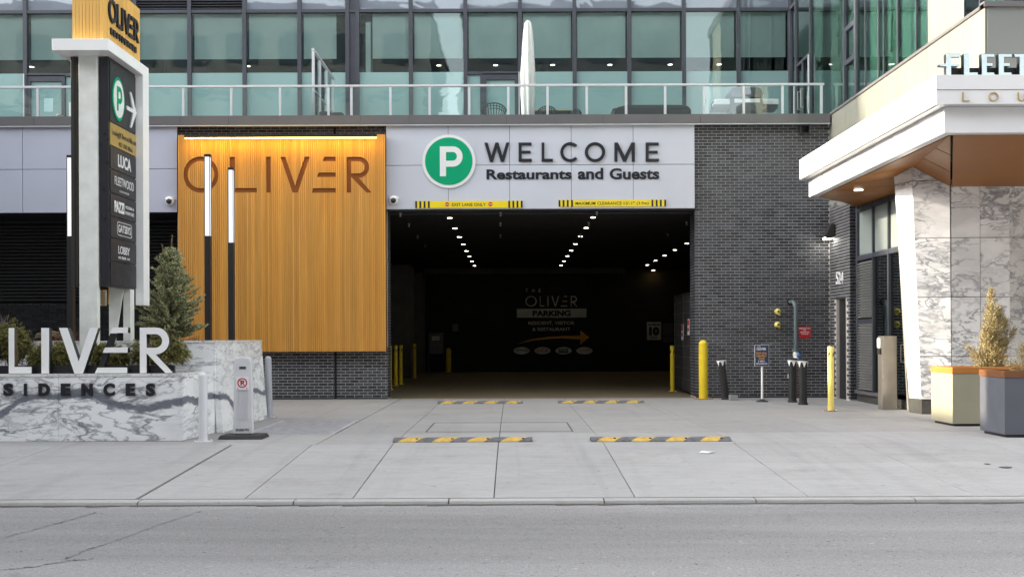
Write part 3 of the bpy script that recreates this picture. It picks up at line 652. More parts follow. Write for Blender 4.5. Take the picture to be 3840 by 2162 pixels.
# ================================================================== GARAGE INTERIOR
ZG = 4.25
gb = thing('garage_interior', (0, 32, 0), 'dark parking garage entrance hall seen through the wide opening', 'garage')
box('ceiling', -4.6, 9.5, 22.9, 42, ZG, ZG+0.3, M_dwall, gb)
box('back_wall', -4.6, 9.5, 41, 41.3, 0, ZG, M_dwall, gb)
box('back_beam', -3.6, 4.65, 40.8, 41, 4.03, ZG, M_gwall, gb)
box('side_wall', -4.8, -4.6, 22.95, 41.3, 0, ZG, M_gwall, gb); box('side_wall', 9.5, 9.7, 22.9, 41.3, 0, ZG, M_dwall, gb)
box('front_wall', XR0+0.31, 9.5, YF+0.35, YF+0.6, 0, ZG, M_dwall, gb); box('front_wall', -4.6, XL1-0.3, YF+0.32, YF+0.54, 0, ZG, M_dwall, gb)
box('pier', -4.45, -3.56, 34.8, 36.2, 0, 3.95, M_gwall, gb); box('pier', -4.45, -3.57, 39.6, 40.99, 0, 4.0, M_gwall, gb)
box('door_header', XL1, XR0, YE+0.5, 22.9, 4.22, 4.4, M_gapdk, gb); box('entrance_soffit', XL1, XR0, YE+0.02, YE+0.5, ez0-0.02, ez0+0.0, M_gapdk, gb)
def downlight(X, Y, Z, r, mat, label, group, cat='ceiling light'):
    t = thing('downlight', (X, Y, Z), label, cat, group)
    MB().cyl((X, Y, Z-0.012), (X, Y, Z), r, r, 20).build('lens', mat, t)
    me = curve_mesh([arc(0,0,r*1.25,0,350,35), arc(0,0,r*1.02,0,350,35)]); put('trim_ring', me, (X-r*1.25, Y-r*1.25, Z-0.01), TOP, 2.5*r, 2.5*r, 0.009, M_black, t)
ordn = ['nearest', 'second', 'third', 'fourth', 'fifth', 'sixth', 'seventh', 'farthest']
for i in range(8):
    Y = 23.8+2.22*i
    downlight(-1.48, Y, ZG, 0.056, M_lamp, f'round ceiling downlight, {ordn[i]} in the left row of the garage', 'downlights in the garage ceiling')
    downlight(1.95, Y, ZG, 0.056, M_lamp, f'round ceiling downlight, {ordn[i]} in the middle row of the garage', 'downlights in the garage ceiling')
for i in range(5): downlight(5.35, 30.4+2.22*i, ZG, 0.056, M_lamp, f'round ceiling downlight, {ordn[i] if i < 4 else "farthest"} in the right row of the garage', 'downlights in the garage ceiling')
M_cab2 = pm('sprinkler_grey', (0.3, 0.3, 0.3), 0.5)
# sprinkler heads
for j, (px, py) in enumerate([(1501, 810), (1533.6, 848), (1566, 892), (1595, 926), (1876.7, 809), (1876.7, 847), (1877, 890), (2237.6, 807), (2207.7, 846), (2175.6, 889), (2575, 846), (2504, 888)]):
    Y = 2.82*F/(1270-py); X = P(px, py, Y)[0]; col = ['left', 'left', 'left', 'left', 'centre', 'centre', 'centre', 'right centre', 'right centre', 'right centre', 'far right', 'far right'][j]
    t = thing('sprinkler', (X, Y, ZG-0.09), f'small pale sprinkler head under the garage ceiling, {["first","second","third","fourth","first","second","third","first","second","third","first","second"][j]} of the {col} line', 'sprinkler', 'sprinklers under the garage ceiling')
    MB().cyl((X, Y, ZG-0.05), (X, Y, ZG-0.001), 0.02, 0.035, 12).build('collar', M_cab2, t); MB().lathe((X, Y, ZG-0.09), [(0.02, 0), (0.03, 0.015), (0.02, 0.03)], 12).build('head', M_cab2, t)
# painted sign on the back wall
YG = 40.985
gs = thing('wall_sign', (P(2068, 1330, YG)[0], YG, P(2068, 1330, YG)[1]), 'dim painted THE OLIVER PARKING sign on the dark back wall of the garage', 'sign')
def gt_(s, a, b, c, d, m=M_pgrey, bold=0.02): ptext(s, a, b, c, d, YG-0.004, 0.003, m, gs, bold)
for ch, px in (('T', 1975), ('H', 1999), ('E', 2023.5)): gt_(ch, px-4, 1082, px+5, 1096)
for ch, a, b in (('O', 1970, 2013), ('L', 2024, 2042), ('I', 2053, 2056.5), ('V', 2068, 2097), ('e', 2102, 2127), ('R', 2140, 2165)): pglyph(ch, a, 1109, b, 1149, YG-0.004, 0.003, M_pgrey, gs, 0.11)
a, b, z0, z1 = rect(1938, 1157, 2199, 1190, YG); box('band', a, b, YG-0.003, YG, z0, z1, M_pgrey, gs)
gt_('PARKING', 1997, 1163, 2140, 1185, M_blackm, 0.05)
gt_('RESIDENT, VISITOR', 1981, 1204, 2154, 1219); gt_('& RESTAURANT', 1996.5, 1227, 2139, 1240)
ar = [(1938, 1290), (1990, 1272), (2060, 1262), (2110, 1259.5), (2176, 1258), (2176, 1238), (2209.5, 1264.5), (2176, 1291), (2176, 1273), (2110, 1268), (2060, 1270), (1995, 1277)]
put('arrow', curve_mesh([[P(x, y, YG) for x, y in ar]]), (P(1938, 1290, YG)[0], YG-0.001, P(2060, 1291, YG)[1]), FAC, P(2209.5, 1264, YG)[0]-P(1938, 1264, YG)[0], P(2060, 1238, YG)[1]-P(2060, 1291, YG)[1], 0.003, M_porg, gs)
for px, s, m in ((1956, 'FLEETWOOD', M_ltr), (2034.5, 'LUCA', M_red), (2113, 'PAZZI', M_pgrey), (2191.5, 'GATSBYS', M_gold)):
    X, Z = P(px, 1314, YG); pl = [arc(0, 0, 0.335, 0, 353, 47, 0.15)]
    put('oval_plate', curve_mesh(pl), (X-0.335, YG-0.001, Z-0.15), FAC, 0.67, 0.30, 0.003, M_pgrey, gs)
    if s == 'PAZZI': box('plate_badge', X-0.19, X+0.19, YG-0.007, YG-0.0041, Z-0.09, Z+0.09, pm('badge_green', (0.03, 0.09, 0.07), 0.6), gs)
    w = 22 if s in ('LUCA', 'PAZZI') else 26
    h = 7 if s == 'LUCA' else (5.5 if s == 'PAZZI' else 4)
    ptext(s, px-w*(.95 if s == 'LUCA' else 1)*(0.6 if s == 'PAZZI' else 1), 1312-h, px+w*(.95 if s == 'LUCA' else 1)*(0.6 if s == 'PAZZI' else 1), 1312+h, YG-0.0075, 0.002, m, gs, 0.01)
a, b, z0, z1 = rect(2425.5, 1206.5, 2479, 1274, YG)
sp = thing('speed_sign', ((a+b)/2, YG, z0), 'white MAXIMUM 10 km/h speed limit sign deep inside the garage', 'sign')
M_dimw = pm('speed_sign_white', (0.62, 0.60, 0.57), 0.5)
box('plate', a, b, YG-0.01, YG, z0, z1, M_dimw, sp, 0.004); ptext('MAXIMUM', 2431, 1213, 2474, 1220, YG-0.0105, 0.003, M_ltr, sp, 0.04); ptext('10', 2434, 1225, 2472, 1257, YG-0.0105, 0.003, M_ltr, sp, 0.07); ptext('km/h', 2440, 1260, 2465, 1268, YG-0.0105, 0.003, M_ltr, sp, 0.02)
a, b, z0, z1 = rect(2485, 1212, 2525, 1282, YG); ns = thing('notice_sign', ((a+b)/2, YG, z0), 'dull grey NOTICE board to the right of the speed sign', 'sign')
M_ngrey = pm('notice_grey', (0.10, 0.095, 0.09), 0.6); box('plate', a, b, YG-0.01, YG, z0, z1, M_ngrey, ns); ptext('NOTICE', 2488, 1256, 2522, 1263, YG-0.0105, 0.003, M_ltr, ns, 0.04)
a, b, z0, z1 = rect(1610, 1250, 1661, 1326, 40.7); eb = thing('electrical_cabinet', ((a+b)/2, 40.8, z0), 'grey electrical cabinet with warning labels on the left of the garage back wall', 'cabinet')
M_cab = pm('cabinet_grey', (0.16, 0.155, 0.15), 0.5, 0, 0.1, 3)
box('body', a, b, 40.7, 40.99, z0, z1, M_cab, eb, 0.01); box('lid', a-0.02, b+0.02, 40.67, 40.99, z1, z1+0.03, M_cab, eb)
box('warning_label', a+0.1, a+0.42, 40.694, 40.699, z1-0.28, z1-0.1, M_pgrey, eb); box('warning_label', a+0.4, a+0.5, 40.694, 40.699, z1-0.4, z1-0.33, M_red, eb); box('conduit', a-0.06, a-0.02, 40.9, 40.99, 0, z1, M_cab, eb)
a, b, z0, z1 = rect(1696, 1214, 1718, 1241, 40.9); sb = thing('wall_socket_box', ((a+b)/2, 40.9, z0), 'small square grey box with dials on the garage back wall', 'box')
box('body', a, b, 40.9, 40.99, z0, z1, M_cab, sb, 0.005); [MB().cyl((a+0.07+i*0.1, 40.9, z0+0.09+j*0.1), (a+0.07+i*0.1, 40.885, z0+0.09+j*0.1), 0.02, 0.02, 10).build('dial', M_black, sb) for i in (0, 1) for j in (0, 1)]
# mesh gate folded inward at the right
gg = thing('swing_gate', (4.2, 23.3, 0), 'black steel mesh gate with warning stickers standing open at the right of the opening', 'gate')
gy0, gy1, gzt = 23.3, 25.9, 2.46
for y in (gy0, gy0+1.3, gy1): MB().cyl((4.24, y, 0.02), (4.24, y, gzt), 0.025, 0.025, 8).build('post', M_black, gg)
for z in (0.08, gzt-0.03): MB().cyl((4.24, gy0, z), (4.24, gy1, z), 0.022, 0.022, 8).build('rail', M_black, gg)
for k_ in range(1, 9):
    z = 0.08+k_*0.27; MB().cyl((4.235, gy0, z), (4.235, gy1, z), 0.006, 0.006, 6).build('wire', pm('gate_wire', (0.12, 0.12, 0.12), 0.5, 0.3), gg)
box('mesh_sheet', 4.245, 4.255, gy0, gy1, 0.1, gzt-0.05, pm('gate_sheet', (0.035, 0.034, 0.033), 0.7, 0, 0.2, 10), gg)
for (y, zz) in ((24.7, 1.50), (23.85, 1.62)):
    box('warning_sticker', 4.225, 4.234, y-0.13, y+0.13, zz-0.19, zz+0.19, M_pwhite, gg); box('sticker_red', 4.221, 4.2245, y-0.10, y+0.10, zz+0.04, zz+0.17, M_red, gg); box('sticker_red', 4.221, 4.2245, y-0.10, y+0.10, zz-0.10, zz-0.02, M_red, gg)
# garage spot on side wall: fixture that throws the warm cone
wl2 = P(2453, 1012, 40.5); t = thing('wall_washer', (wl2[0], 40.6, wl2[1]), 'small warm downlight washing the back right wall of the garage', 'light')
box('body', wl2[0]-0.08, wl2[0]+0.08, 40.6, 40.99, wl2[1], wl2[1]+0.1, M_black, t); box('lens', wl2[0]-0.05, wl2[0]+0.05, 40.63, 40.8, wl2[1]-0.006, wl2[1]-0.001, emi('warm_wash', (1, 0.6, 0.2), 5), t)

# ================================================================== BOLLARDS, POSTS
def bollard_tape(X, Y, h, r, label, mat=None):
    mat = mat or M_yel; t = thing('yellow_bollard', (X, Y, 0), label, 'bollard', 'yellow steel bollards with black tape')
    MB().lathe((X, Y, 0.012), [(r, 0), (r, h-0.02), (r*0.96, h-0.012)], 20).build('post', mat, t, smooth=True)
    MB().cyl((X, Y, h), (X, Y, h+0.02), r*0.8, r*0.6, 16).build('cap', M_black, t)
    box('base_plate', X-r*1.7, X+r*1.7, Y-r*1.7, Y+r*1.7, 0, 0.012, pm('rusty_plate', (0.30, 0.13, 0.03), 0.8, 0, 0.4, 14), t)
    for sx in (-1, 1):
        for sy in (-1, 1): MB().cyl((X+sx*r*1.35, Y+sy*r*1.35, 0.0125), (X+sx*r*1.35, Y+sy*r*1.35, 0.03), 0.012, 0.012, 6).build('bolt', M_galv, t)
    m = MB(); z0 = h-0.24; n = 20
    A = [(X+(r+.0015)*math.cos(2*math.pi*i/n), Y+(r+.0015)*math.sin(2*math.pi*i/n)) for i in range(n)]
    for i in range(n):
        if i % 5 in (1, 2): 
            j = (i+1) % n; m.add([(A[i][0], A[i][1], z0+(i % 5)*0.03), (A[j][0], A[j][1], z0+(i % 5+1)*0.03), (A[j][0], A[j][1], z0+0.07+(i % 5+1)*0.03), (A[i][0], A[i][1], z0+0.07+(i % 5)*0.03)], [(0,1,2,3)])
    m.build('tape', M_ltr, t)
bollard_tape(4.04, 25.1, 1.16, 0.055, 'yellow taped bollard just inside the garage by the open mesh gate')
bollard_tape(P(3116, 1540, 18.35)[0], 18.35, 1.19, 0.056, 'pale yellow taped bollard with rusty base in front of the brick niche', M_yelp)
bollard_tape(-3.26, 26.5, 1.18, 0.055, 'yellow taped bollard half hidden behind the left brick corner')
bollard_tape(-3.33, 28.5, 1.18, 0.055, 'yellow taped bollard, front one of the close pair inside the garage')
bollard_tape(-3.30, 29.5, 1.18, 0.055, 'yellow taped bollard, rear one of the close pair inside the garage')
bollard_tape(-3.36, 34.3, 1.20, 0.055, 'yellow taped bollard beside the far concrete pier in the garage')
def bollard_dome(X, Y, h, r, mat, label, group, name='bollard', plate=True, lean=0):
    t = thing(name, (X, Y, 0), label, 'bollard', group)
    pr = [(r, 0.01)]+[(r, h-r)]+[(r*math.cos(math.radians(a)), h-r+r*math.sin(math.radians(a))) for a in range(10, 90, 10)]+[(0.004, h)]
    ob = MB().lathe((X, Y, 0), pr, 28).build('post', mat, t, smooth=True)
    if plate: box('base_plate', X-r*1.9, X+r*1.9, Y-r*1.6, Y+r*1.6, 0, 0.012, mat if mat is not M_yel else MATS['rusty_plate'], t)
    if plate: [MB().cyl((X+sx*r*1.5, Y+sy*r*1.2, 0.0125), (X+sx*r*1.5, Y+sy*r*1.2, 0.03), 0.01, 0.01, 6).build('bolt', M_galv, t) for sx in (-1, 1) for sy in (-1, 1)]
    if lean: t.rotation_euler = (0, lean, 0)
bollard_dome(P(2637.5, 1490, 22.15)[0], 22.15, 1.31, 0.098, M_yel, 'thick bright yellow domed bollard at the right corner of the garage opening', None, 'yellow_bollard')
bollard_dome(P(1682, 1394, 40.2)[0], 40.2, 1.0, 0.105, M_yel, 'plain orange yellow bollard in front of the electrical cabinet wall in the garage', None, 'yellow_bollard')
M_bw = pm('white_bollard_paint', (0.66, 0.66, 0.68), 0.4, 0, 0.05, 4); M_bg = pm('grey_bollard_paint', (0.40, 0.41, 0.45), 0.4, 0, 0.05, 4)
bollard_dome(P(762, 1655, 13.2)[0], 13.2, 0.925, 0.058, M_bw, 'white domed bollard at the front corner of the marble planter', 'pale bollards round the planter')
bollard_dome(P(1011, 1567, 17.2)[0], 17.2, 1.07, 0.056, M_bg, 'grey domed bollard leaning slightly behind the marble planter', 'pale bollards round the planter', lean=-0.02)
def black_post(X, Y, h, label, lean=0):
    t = thing('delineator_post', (X, Y, 0), label, 'post', 'black plastic posts with white caps'); r = 0.085
    n = 8; pr = [(X+r*(1 if i % 2 else 0.86)*math.cos(2*math.pi*i/n+.2), Y+r*(1 if i % 2 else 0.86)*math.sin(2*math.pi*i/n+.2)) for i in range(n)]
    MB().prism([(x, y, 0.03) for x, y in pr], [(x, y, h-0.05) for x, y in pr]).build('tube', M_rub, t, 0.006)
    MB().lathe((X, Y, 0), [(0.1, 0), (0.1, 0.03), (0.085, 0.045)], 16).build('foot', M_rub, t)
    MB().lathe((X, Y, h-0.06), [(0.088, 0), (0.108, 0.022), (0.11, 0.035)], 24).build('white_collar', M_white, t, smooth=True)
    for k_ in range(3):
        a = math.radians(-90+(k_-1)*58); c, s_ = math.cos(a), math.sin(a); px, py = X+c*0.09, Y+s_*0.09; tx, ty = -s_*0.04, c*0.04
        MB().add([(px-tx+c*.012, py-ty+s_*.012, h-0.052), (px+tx+c*.012, py+ty+s_*.012, h-0.052), (px+c*.006, py+s_*.006, h-0.16), (px, py, h-0.052)], [(0,2,1), (0,1,3), (1,2,3), (0,3,2)]).build('white_point', M_white, t)
    MB().lathe((X, Y, h-0.024), [(0.103, 0), (0.1, 0.03), (0.06, 0.045)], 24).build('black_cap', M_rub, t, smooth=True)
    if lean: t.rotation_euler = (0, lean, 0)
black_post(P(2722, 1497, 21.9)[0], 21.9, 0.90, 'black plastic post with white cap leaning left beside the big yellow bollard', -0.115)
black_post(P(2972, 1507, 20.9)[0], 20.9, 0.91, 'upright black plastic post with white cap directly under the pipe valve')
black_post(P(3011, 1516, 20.15)[0], 20.15, 0.91, 'upright black plastic post with white cap nearer the street than its twin', 0.0)
# delineator panel with no-parking sign
X = P(914, 1640, 13.7)[0]; t = thing('no_parking_delineator', (X, 13.7, 0), 'white plastic roadside panel with a no parking sign on a black rubber base', 'sign')
MB().prism([(X-0.305, 13.50, 0), (X+0.305, 13.50, 0), (X+0.305, 13.92, 0), (X-0.305, 13.92, 0)], [(X-0.28, 13.53, 0.055), (X+0.28, 13.53, 0.055), (X+0.28, 13.89, 0.055), (X-0.28, 13.89, 0.055)]).build('rubber_base', M_rub, t, 0.012)
pan = [(-0.135, 0.06), (0.135, 0.06), (0.122, 1.03), (0.095, 1.10), (0.0, 1.12), (-0.095, 1.10), (-0.122, 1.03)]
MB().prism([(X+x, 13.74, z) for x, z in pan], [(X+x, 13.66, z) for x, z in pan]).build('panel', M_bw, t, 0.012)
for k_ in range(7): box('rib', X-0.075+k_*0.025, X-0.068+k_*0.025, 13.652, 13.6598, 0.25, 0.84, M_bw, t)
box('grip_slot', X-0.045, X+0.045, 13.655, 13.6598, 0.95, 0.985, M_gapdk, t)
box('sign_plate', X-0.088, X+0.088, 13.64, 13.651, 0.665, 0.845, M_pwhite, t, 0.003)
disc('red_ring', (X, 13.6395, 0.762), 0.068, 0.002, M_red, t, r2=0.052, n=40); put('letter', text_mesh('P', 0.03), (X-0.024, 13.6395, 0.727), FAC, 0.05, 0.07, 0.0015, M_ltr, t)
MB().add([(X-0.043, 13.6365, 0.80), (X-0.034, 13.6365, 0.809), (X+0.043, 13.6365, 0.724), (X+0.034, 13.6365, 0.715)], [(0,3,2,1)]).build('slash', M_red, t)
MB().add([(X-0.075, 13.6385, 0.684), (X-0.055, 13.6385, 0.694), (X-0.055, 13.6385, 0.674)], [(0,2,1)]).add([(X+0.075, 13.6385, 0.684), (X+0.055, 13.6385, 0.694), (X+0.055, 13.6385, 0.674)], [(0,1,2)]).build('arrows', M_ltr, t)
put('lettering', text_mesh('ROADS-TFO', 0.03), (X-0.095, 13.6598, 0.10), FAC, 0.18, 0.035, 0.002, M_ltr, t)

# speed bumps
def bump(px0, px1, py, label):
    Y0 = CZ*F/((py-1270)+((px0+px1)/2-1920)*ROLL); a, b = RX(px0, px1, py, Y0); L = b-a; D = 0.30; H = 0.052
    t = thing('speed_bump', ((a+b)/2, Y0+D/2, 0), label, 'speed bump', 'rubber speed bumps on the driveway')
    prof = [(0, 0.0), (0.0, 0.012), (0.05, 0.034), (0.11, 0.049), (0.15, H), (0.19, 0.049), (0.25, 0.034), (D, 0.012), (D, 0.0)]
    seg = [0.0, 0.07]; x = 0.07; k_ = 0
    while x < L-0.1: x += 0.235 if k_ % 2 == 0 else 0.215; seg.append(min(x, L)); k_ += 1
    if seg[-1] < L: seg.append(L)
    for i, (p, q) in enumerate(zip(seg, seg[1:])):
        def X_(s, y): return a+min(L, max(0, s+(0.13*(y/0.15 if y < .15 else 1+(y-.15)/.15*0.6) if 0 < s < L else 0)))
        A = [(X_(p, y), Y0+y, z) for y, z in prof]; B = [(X_(q, y), Y0+y, z) for y, z in prof]
        yel = i % 2 == 1 and q-p > 0.1
        MB().prism(A[::-1], B[::-1]).build('yellow_segment' if yel else 'black_segment', M_bumpy if yel else M_bumpg, t)
    for i in range(4):
        x = a+L*(0.17+i*0.255); MB().cyl((x, Y0+0.07, 0.035), (x, Y0+0.07, 0.048), 0.018, 0.018, 8).build('bolt', M_black, t)
bump(1472, 1997, 1657, 'yellow and grey rubber speed bump nearest the street on the left')
bump(2218, 2744, 1655, 'yellow and grey rubber speed bump nearest the street on the right')
bump(1640, 1961, 1513, 'smaller looking speed bump at the garage mouth in the left lane')
bump(2094, 2416, 1511, 'smaller looking speed bump at the garage mouth in the right lane')

# ================================================================== MONUMENT, PLANTERS, TOTEM
YM = 13.33; zt = P(340, 1401, YM)[1]; xm = P(682, 1500, YM)[0]
mo = thing('monument_wall', (-7, 14.3, 0), 'low white marble planter wall with grey veins carrying the white OLIVER letters', 'planter')
mjx = [-9.9, -8.2, P(220, 1550, YM)[0]-0.0, xm]
mjx = [-9.5, P(220, 1550, YM)[0], xm]
for a, b in zip(mjx, mjx[1:]): box('marble_slab', a+0.002, b-0.002, YM, YM+0.04, 0.004, zt-0.036, M_marb, mo)
for a, b in zip(mjx, mjx[1:]): box('coping_slab', a+0.002, b-0.002 if b < xm-0.1 else b+0.01, YM-0.012, YM+0.24, zt-0.034, zt, M_marbcap, mo)
def side(p, q, z0, z1, mat, nm):
    MB().prism([(p[0], p[1], z0), (q[0], q[1], z0), (q[0]-0.04, q[1], z0), (p[0]-0.04, p[1]+0.0, z0)], [(p[0], p[1], z1), (q[0], q[1], z1), (q[0]-0.04, q[1], z1), (p[0]-0.04, p[1], z1)]).build(nm, mat, mo)
side((xm, YM+0.042), (-4.33, 14.4), 0.004, zt-0.036, M_marb, 'marble_slab'); side((-4.33, 14.404), (-4.20, 15.95), 0.004, zt-0.036, M_marb, 'marble_slab')
MB().prism([(xm+0.012, YM+0.24, zt-0.034), (-4.19, 15.96, zt-0.034), (-4.34, 15.96, zt-0.034), (xm-0.16, YM+0.24, zt-0.034)], [(xm+0.012, YM+0.24, zt), (-4.19, 15.96, zt), (-4.34, 15.96, zt), (xm-0.16, YM+0.24, zt)]).build('coping_slab', M_marbcap, mo)
box('soil', -9.5, xm-0.05, YM+0.05, 14.42, 0.3, zt-0.09, M_dirt, mo); box('footing', -9.5, xm+0.02, YM+0.01, YM+0.05, 0, 0.004, M_gap, mo)
YT = 14.43
tp = thing('tall_planter', (-7, 15.8, 0), 'taller cream marble planter box behind the white letters', 'planter')
tx1, tz1 = P(807, 1272, YT)[0], 1.345
for a, b in ((-9.5, -7.6), (-7.6, -6.0), (-6.0, tx1)): box('marble_slab', a+0.002, b-0.002, YT, YT+0.04, 0.5, tz1-0.034, M_marb, tp)
for a, b in ((-9.5, -7.0), (-7.0, -5.2), (-5.2, tx1+0.012)): box('coping_slab', a+0.002, b-0.002, YT-0.012, YT+0.2, tz1-0.032, tz1, M_marbcap, tp)
yb_ = 17.1
for (ya, yb2) in ((YT+0.042, 15.75), (15.754, yb_)):
    fa, fb = (ya-YT)/(yb_-YT), (yb2-YT)/(yb_-YT); xt = lambda f: tx1+(-4.30-tx1)*f*0; 
    MB().prism([(-4.205, ya, 0.004), (-4.205, yb2, 0.004), (-4.3, yb2, 0.004), (-4.3, ya, 0.004)], [(tx1, ya, tz1-0.034), (tx1, yb2, tz1-0.034), (tx1-0.06, yb2, tz1-0.034), (tx1-0.06, ya, tz1-0.034)]).build('marble_slab', M_marb, tp)
box('coping_slab', tx1-0.19, tx1+0.012, YT+0.202, yb_, tz1-0.032, tz1, M_marbcap, tp); box('back_wall', -9.5, tx1-0.01, yb_-0.1, yb_, 0, tz1-0.036, M_marb, tp)
box('soil', -9.5, tx1-0.06, YT+0.05, yb_-0.1, 0.5, tz1-0.05, M_dirt, tp)
# white letters
YL = 13.40
ol = thing('oliver_lettering', (-6.6, YL, zt), 'large white standing OLIVER letters with black sides on the marble wall', 'lettering')
cr = lambda x, y: (x/2.683, 1080+y/2.683)
def big(ch, x0, y0, x1, y1, s):
    (a, b), (c, d) = cr(x0, y0), cr(x1, y1)
    pglyph(ch, a, b, c, d, YL, 0.012, M_white, ol, s); A, B, z0, z1 = rect(a, b, c, d, YL)
    put('letter_return', curve_mesh(glyph(ch, s)), (A+0.004, YL+0.092, z0+0.003), FAC, B-A-0.008, z1-z0-0.006, 0.09, M_black, ol)
big('O', -480, 396, -16, 860, .155); big('L', 92, 399, 318, 856, .145); big('I', 420, 399, 495, 856, .145); big('V', 598, 398, 990, 856, .155); big('R', 1410, 395, 1742, 852, .145)
for x0, x1, sk, y0, y1 in ((1112, 1287, 22, 395, 450), (1036, 1286, 25, 595, 648), (958, 1281, 26, 797, 853)):
    (a, b), (c, d) = cr(x0, y0), cr(x1, y1); A, B, z0, z1 = rect(a, b, c, d, YL); s_ = sk/2.683/F*YL
    for nm, m, y_, dp in (('letter', M_white, YL, 0.012), ('letter_return', M_black, YL+0.092, 0.09)):
        put(nm, curve_mesh([[(0, 0), (B-A, 0), (B-A, z1-z0), (s_, z1-z0)]]), (A, y_, z0), FAC, B-A, z1-z0, dp, m, ol)
pA, pB, pC, pD = (P(*cr(1118, 455), YL+0.05), P(*cr(1180, 455), YL+0.05), P(*cr(1050, 797), YL+0.05), P(*cr(992, 797), YL+0.05))
MB().prism([(p[0], YL+0.08, p[1]) for p in (pD, pC, pB, pA)], [(p[0], YL+0.02, p[1]) for p in (pD, pC, pB, pA)]).build('diagonal_stay', M_black, ol)
A, B, z0, z1 = rect(-300, 1080+778/2.683, 1757/2.683, 1080+853/2.683, 13.52); box('support_rail', A, B, 13.50, 13.56, zt-0.001, z1, M_black, ol)
rs = thing('residences_lettering', (-6.4, YM, 0.6), 'spaced black raised letters reading RESIDENCES on the marble wall', 'lettering')
for ch, a, b in (('R', -395, -290), ('E', -180, -85), ('S', 40, 137), ('I', 247, 275), ('D', 393, 507), ('E', 618, 713), ('N', 825, 935), ('C', 1045, 1158), ('E', 1270, 1362), ('S', 1472, 1565)):
    e = 2 if ch in 'SC' else 0; (p0, q0), (p1, q1) = cr(a, 957-e), cr(b, 1082+e)
    ptext(ch, p0, q0, p1, q1, YM-0.008, 0.022, M_ltr, rs, 0.055, 'letter')

# totem
to = thing('totem_sign', (-6.1, 14.4, 0.8), 'tall totem sign with wood top, white cap and black tenant directory on steel posts', 'sign')
fa, fb, _, _ = rect(296, 700, 364, 720, 13.95)
MB().box(fa, fb, 13.95, 14.04, 0.75, P(330, 205, 13.95)[1]).build('post', M_galv, to, 0.004)
ra, rb2, _, _ = rect(409, 1200, 480, 1210, 14.75)
MB().prism([(ra, 14.75, 1.3), (ra+0.09, 14.75, 1.3), (ra+0.09, 14.77, 1.3), (ra, 14.77, 1.3)], [(ra, 14.75, 2.25), (ra+0.235, 14.75, 2.25), (ra+0.235, 14.77, 2.25), (ra, 14.77, 2.25)]).build('bent_plate', M_galv, to)
MB().box(ra+0.19, ra+0.30, 14.80, 14.95, 1.3, 2.3).build('post', M_galv, to, 0.004)
XSB = P(408, 640, 14.0)[0]; sbx0 = P(373, 640, 14.0)[0]; zb_ = P(400, 1073, 14.0)[1]; ztp = P(400, 212, 14.0)[1]; sbY1 = 14.0*1512/1404.0
MB().box(sbx0, XSB, 14.0, sbY1+0.03, zb_, ztp+0.05).build('sign_case', M_board, to, 0.006)
lx_, lx2 = P(266, 640, 14.0)[0], P(292, 640, 14.0)[0]
MB().box(lx_, lx2, 14.0, sbY1, zb_, ztp).build('rear_case', pm('bronze_side', (0.045, 0.042, 0.036), 0.4, 0.3), to, 0.006)
box('case_seam', lx_+0.055, lx_+0.062, 13.992, 13.9995, zb_, ztp, M_black, to)
c0, c1 = RX(195, 407, 167, 13.7); cz0, cz1 = P(300, 189, 13.7)[1], P(300, 145.5, 13.7)[1]; cy1 = 13.7*1513/1362.0
MB().box(c0, c1, 13.7, cy1, cz0, cz1).build('cap', M_white, to, 0.004)
zfb = P(540, 1144, 15.0)[1]
MB().box(c1-0.125, c1, 14.98, cy1, zfb, cz0-0.001).build('fin', M_white, to, 0.004)
MB().box(c0, c0+0.125, 14.98, cy1, zfb, cz0-0.001).build('fin', M_white, to, 0.004)
box('wood_strip', c1-0.30, c1-0.22, 15.02, cy1-0.03, zfb+0.02, cz0-0.002, M_woodp, to); box('wood_strip', c0+0.22, c0+0.30, 15.02, cy1-0.03, zfb+0.02, cz0-0.002, M_woodp, to)
box('inner_fin', c1-0.2, c1-0.128, 15.0, cy1-0.03, zfb, cz0-0.002, M_black, to)
w0, w1 = RX(271, 386, 80, 13.85); wy1 = 13.85*1534/1395.0; wtop = P(525, 36, wy1)[1]
n = 9; box('wood_core', w0+0.01, w1-0.01, 13.87, wy1-0.01, cz1+0.001, wtop-0.01, M_woodd, to)
for i in range(n): a, b = w0+(w1-w0)*i/n, w0+(w1-w0)*(i+1)/n; box('plank', a+0.0015, b-0.0015 if i < n-1 else b, 13.85, 13.87, cz1+0.001, wtop, M_woodp, to)
m_ = 26
for i in range(m_): a, b = 13.871+(wy1-13.871)*i/m_, 13.871+(wy1-13.871)*(i+1)/m_; box('plank', w1-0.02, w1, a+0.0012, b-0.0012, cz1+0.001, wtop, M_woodp, to)
def sx(px, X): return YX(px/2.683, 150, X)
XW = w1+0.001
def sletter(kind, ch, xa, xb, ztop, zbot, d, par, X, mat, s=.14, bold=.04, name='letter'):
    ya, yb2 = sx(xa, X), sx(xb, X); me = curve_mesh(glyph(ch, s)) if kind == 'g' else text_mesh(ch, bold)
    return put(name, me, (X, ya, zbot), SIDE, yb2-ya, ztop-zbot, d, mat, par)
zc_ = ZX(1123/2.683, 235/2.683, XW); zc1 = ZX(1123/2.683, 5/2.683, XW)
for kind, ch, a, b in (('g', 'O', 1085, 1160), ('g', 'L', 1168, 1210), ('g', 'I', 1215, 1226), ('g', 'V', 1238, 1297), ('g', 'e', 1284, 1332), ('g', 'R', 1338, 1384)):
    sletter(kind, ch, a, b, zc1, zc_, 0.03, to, XW, M_ltr, .15)
zr0, zr1 = ZX(1110/2.683, 348/2.683, XW), ZX(1110/2.683, 282/2.683, XW)
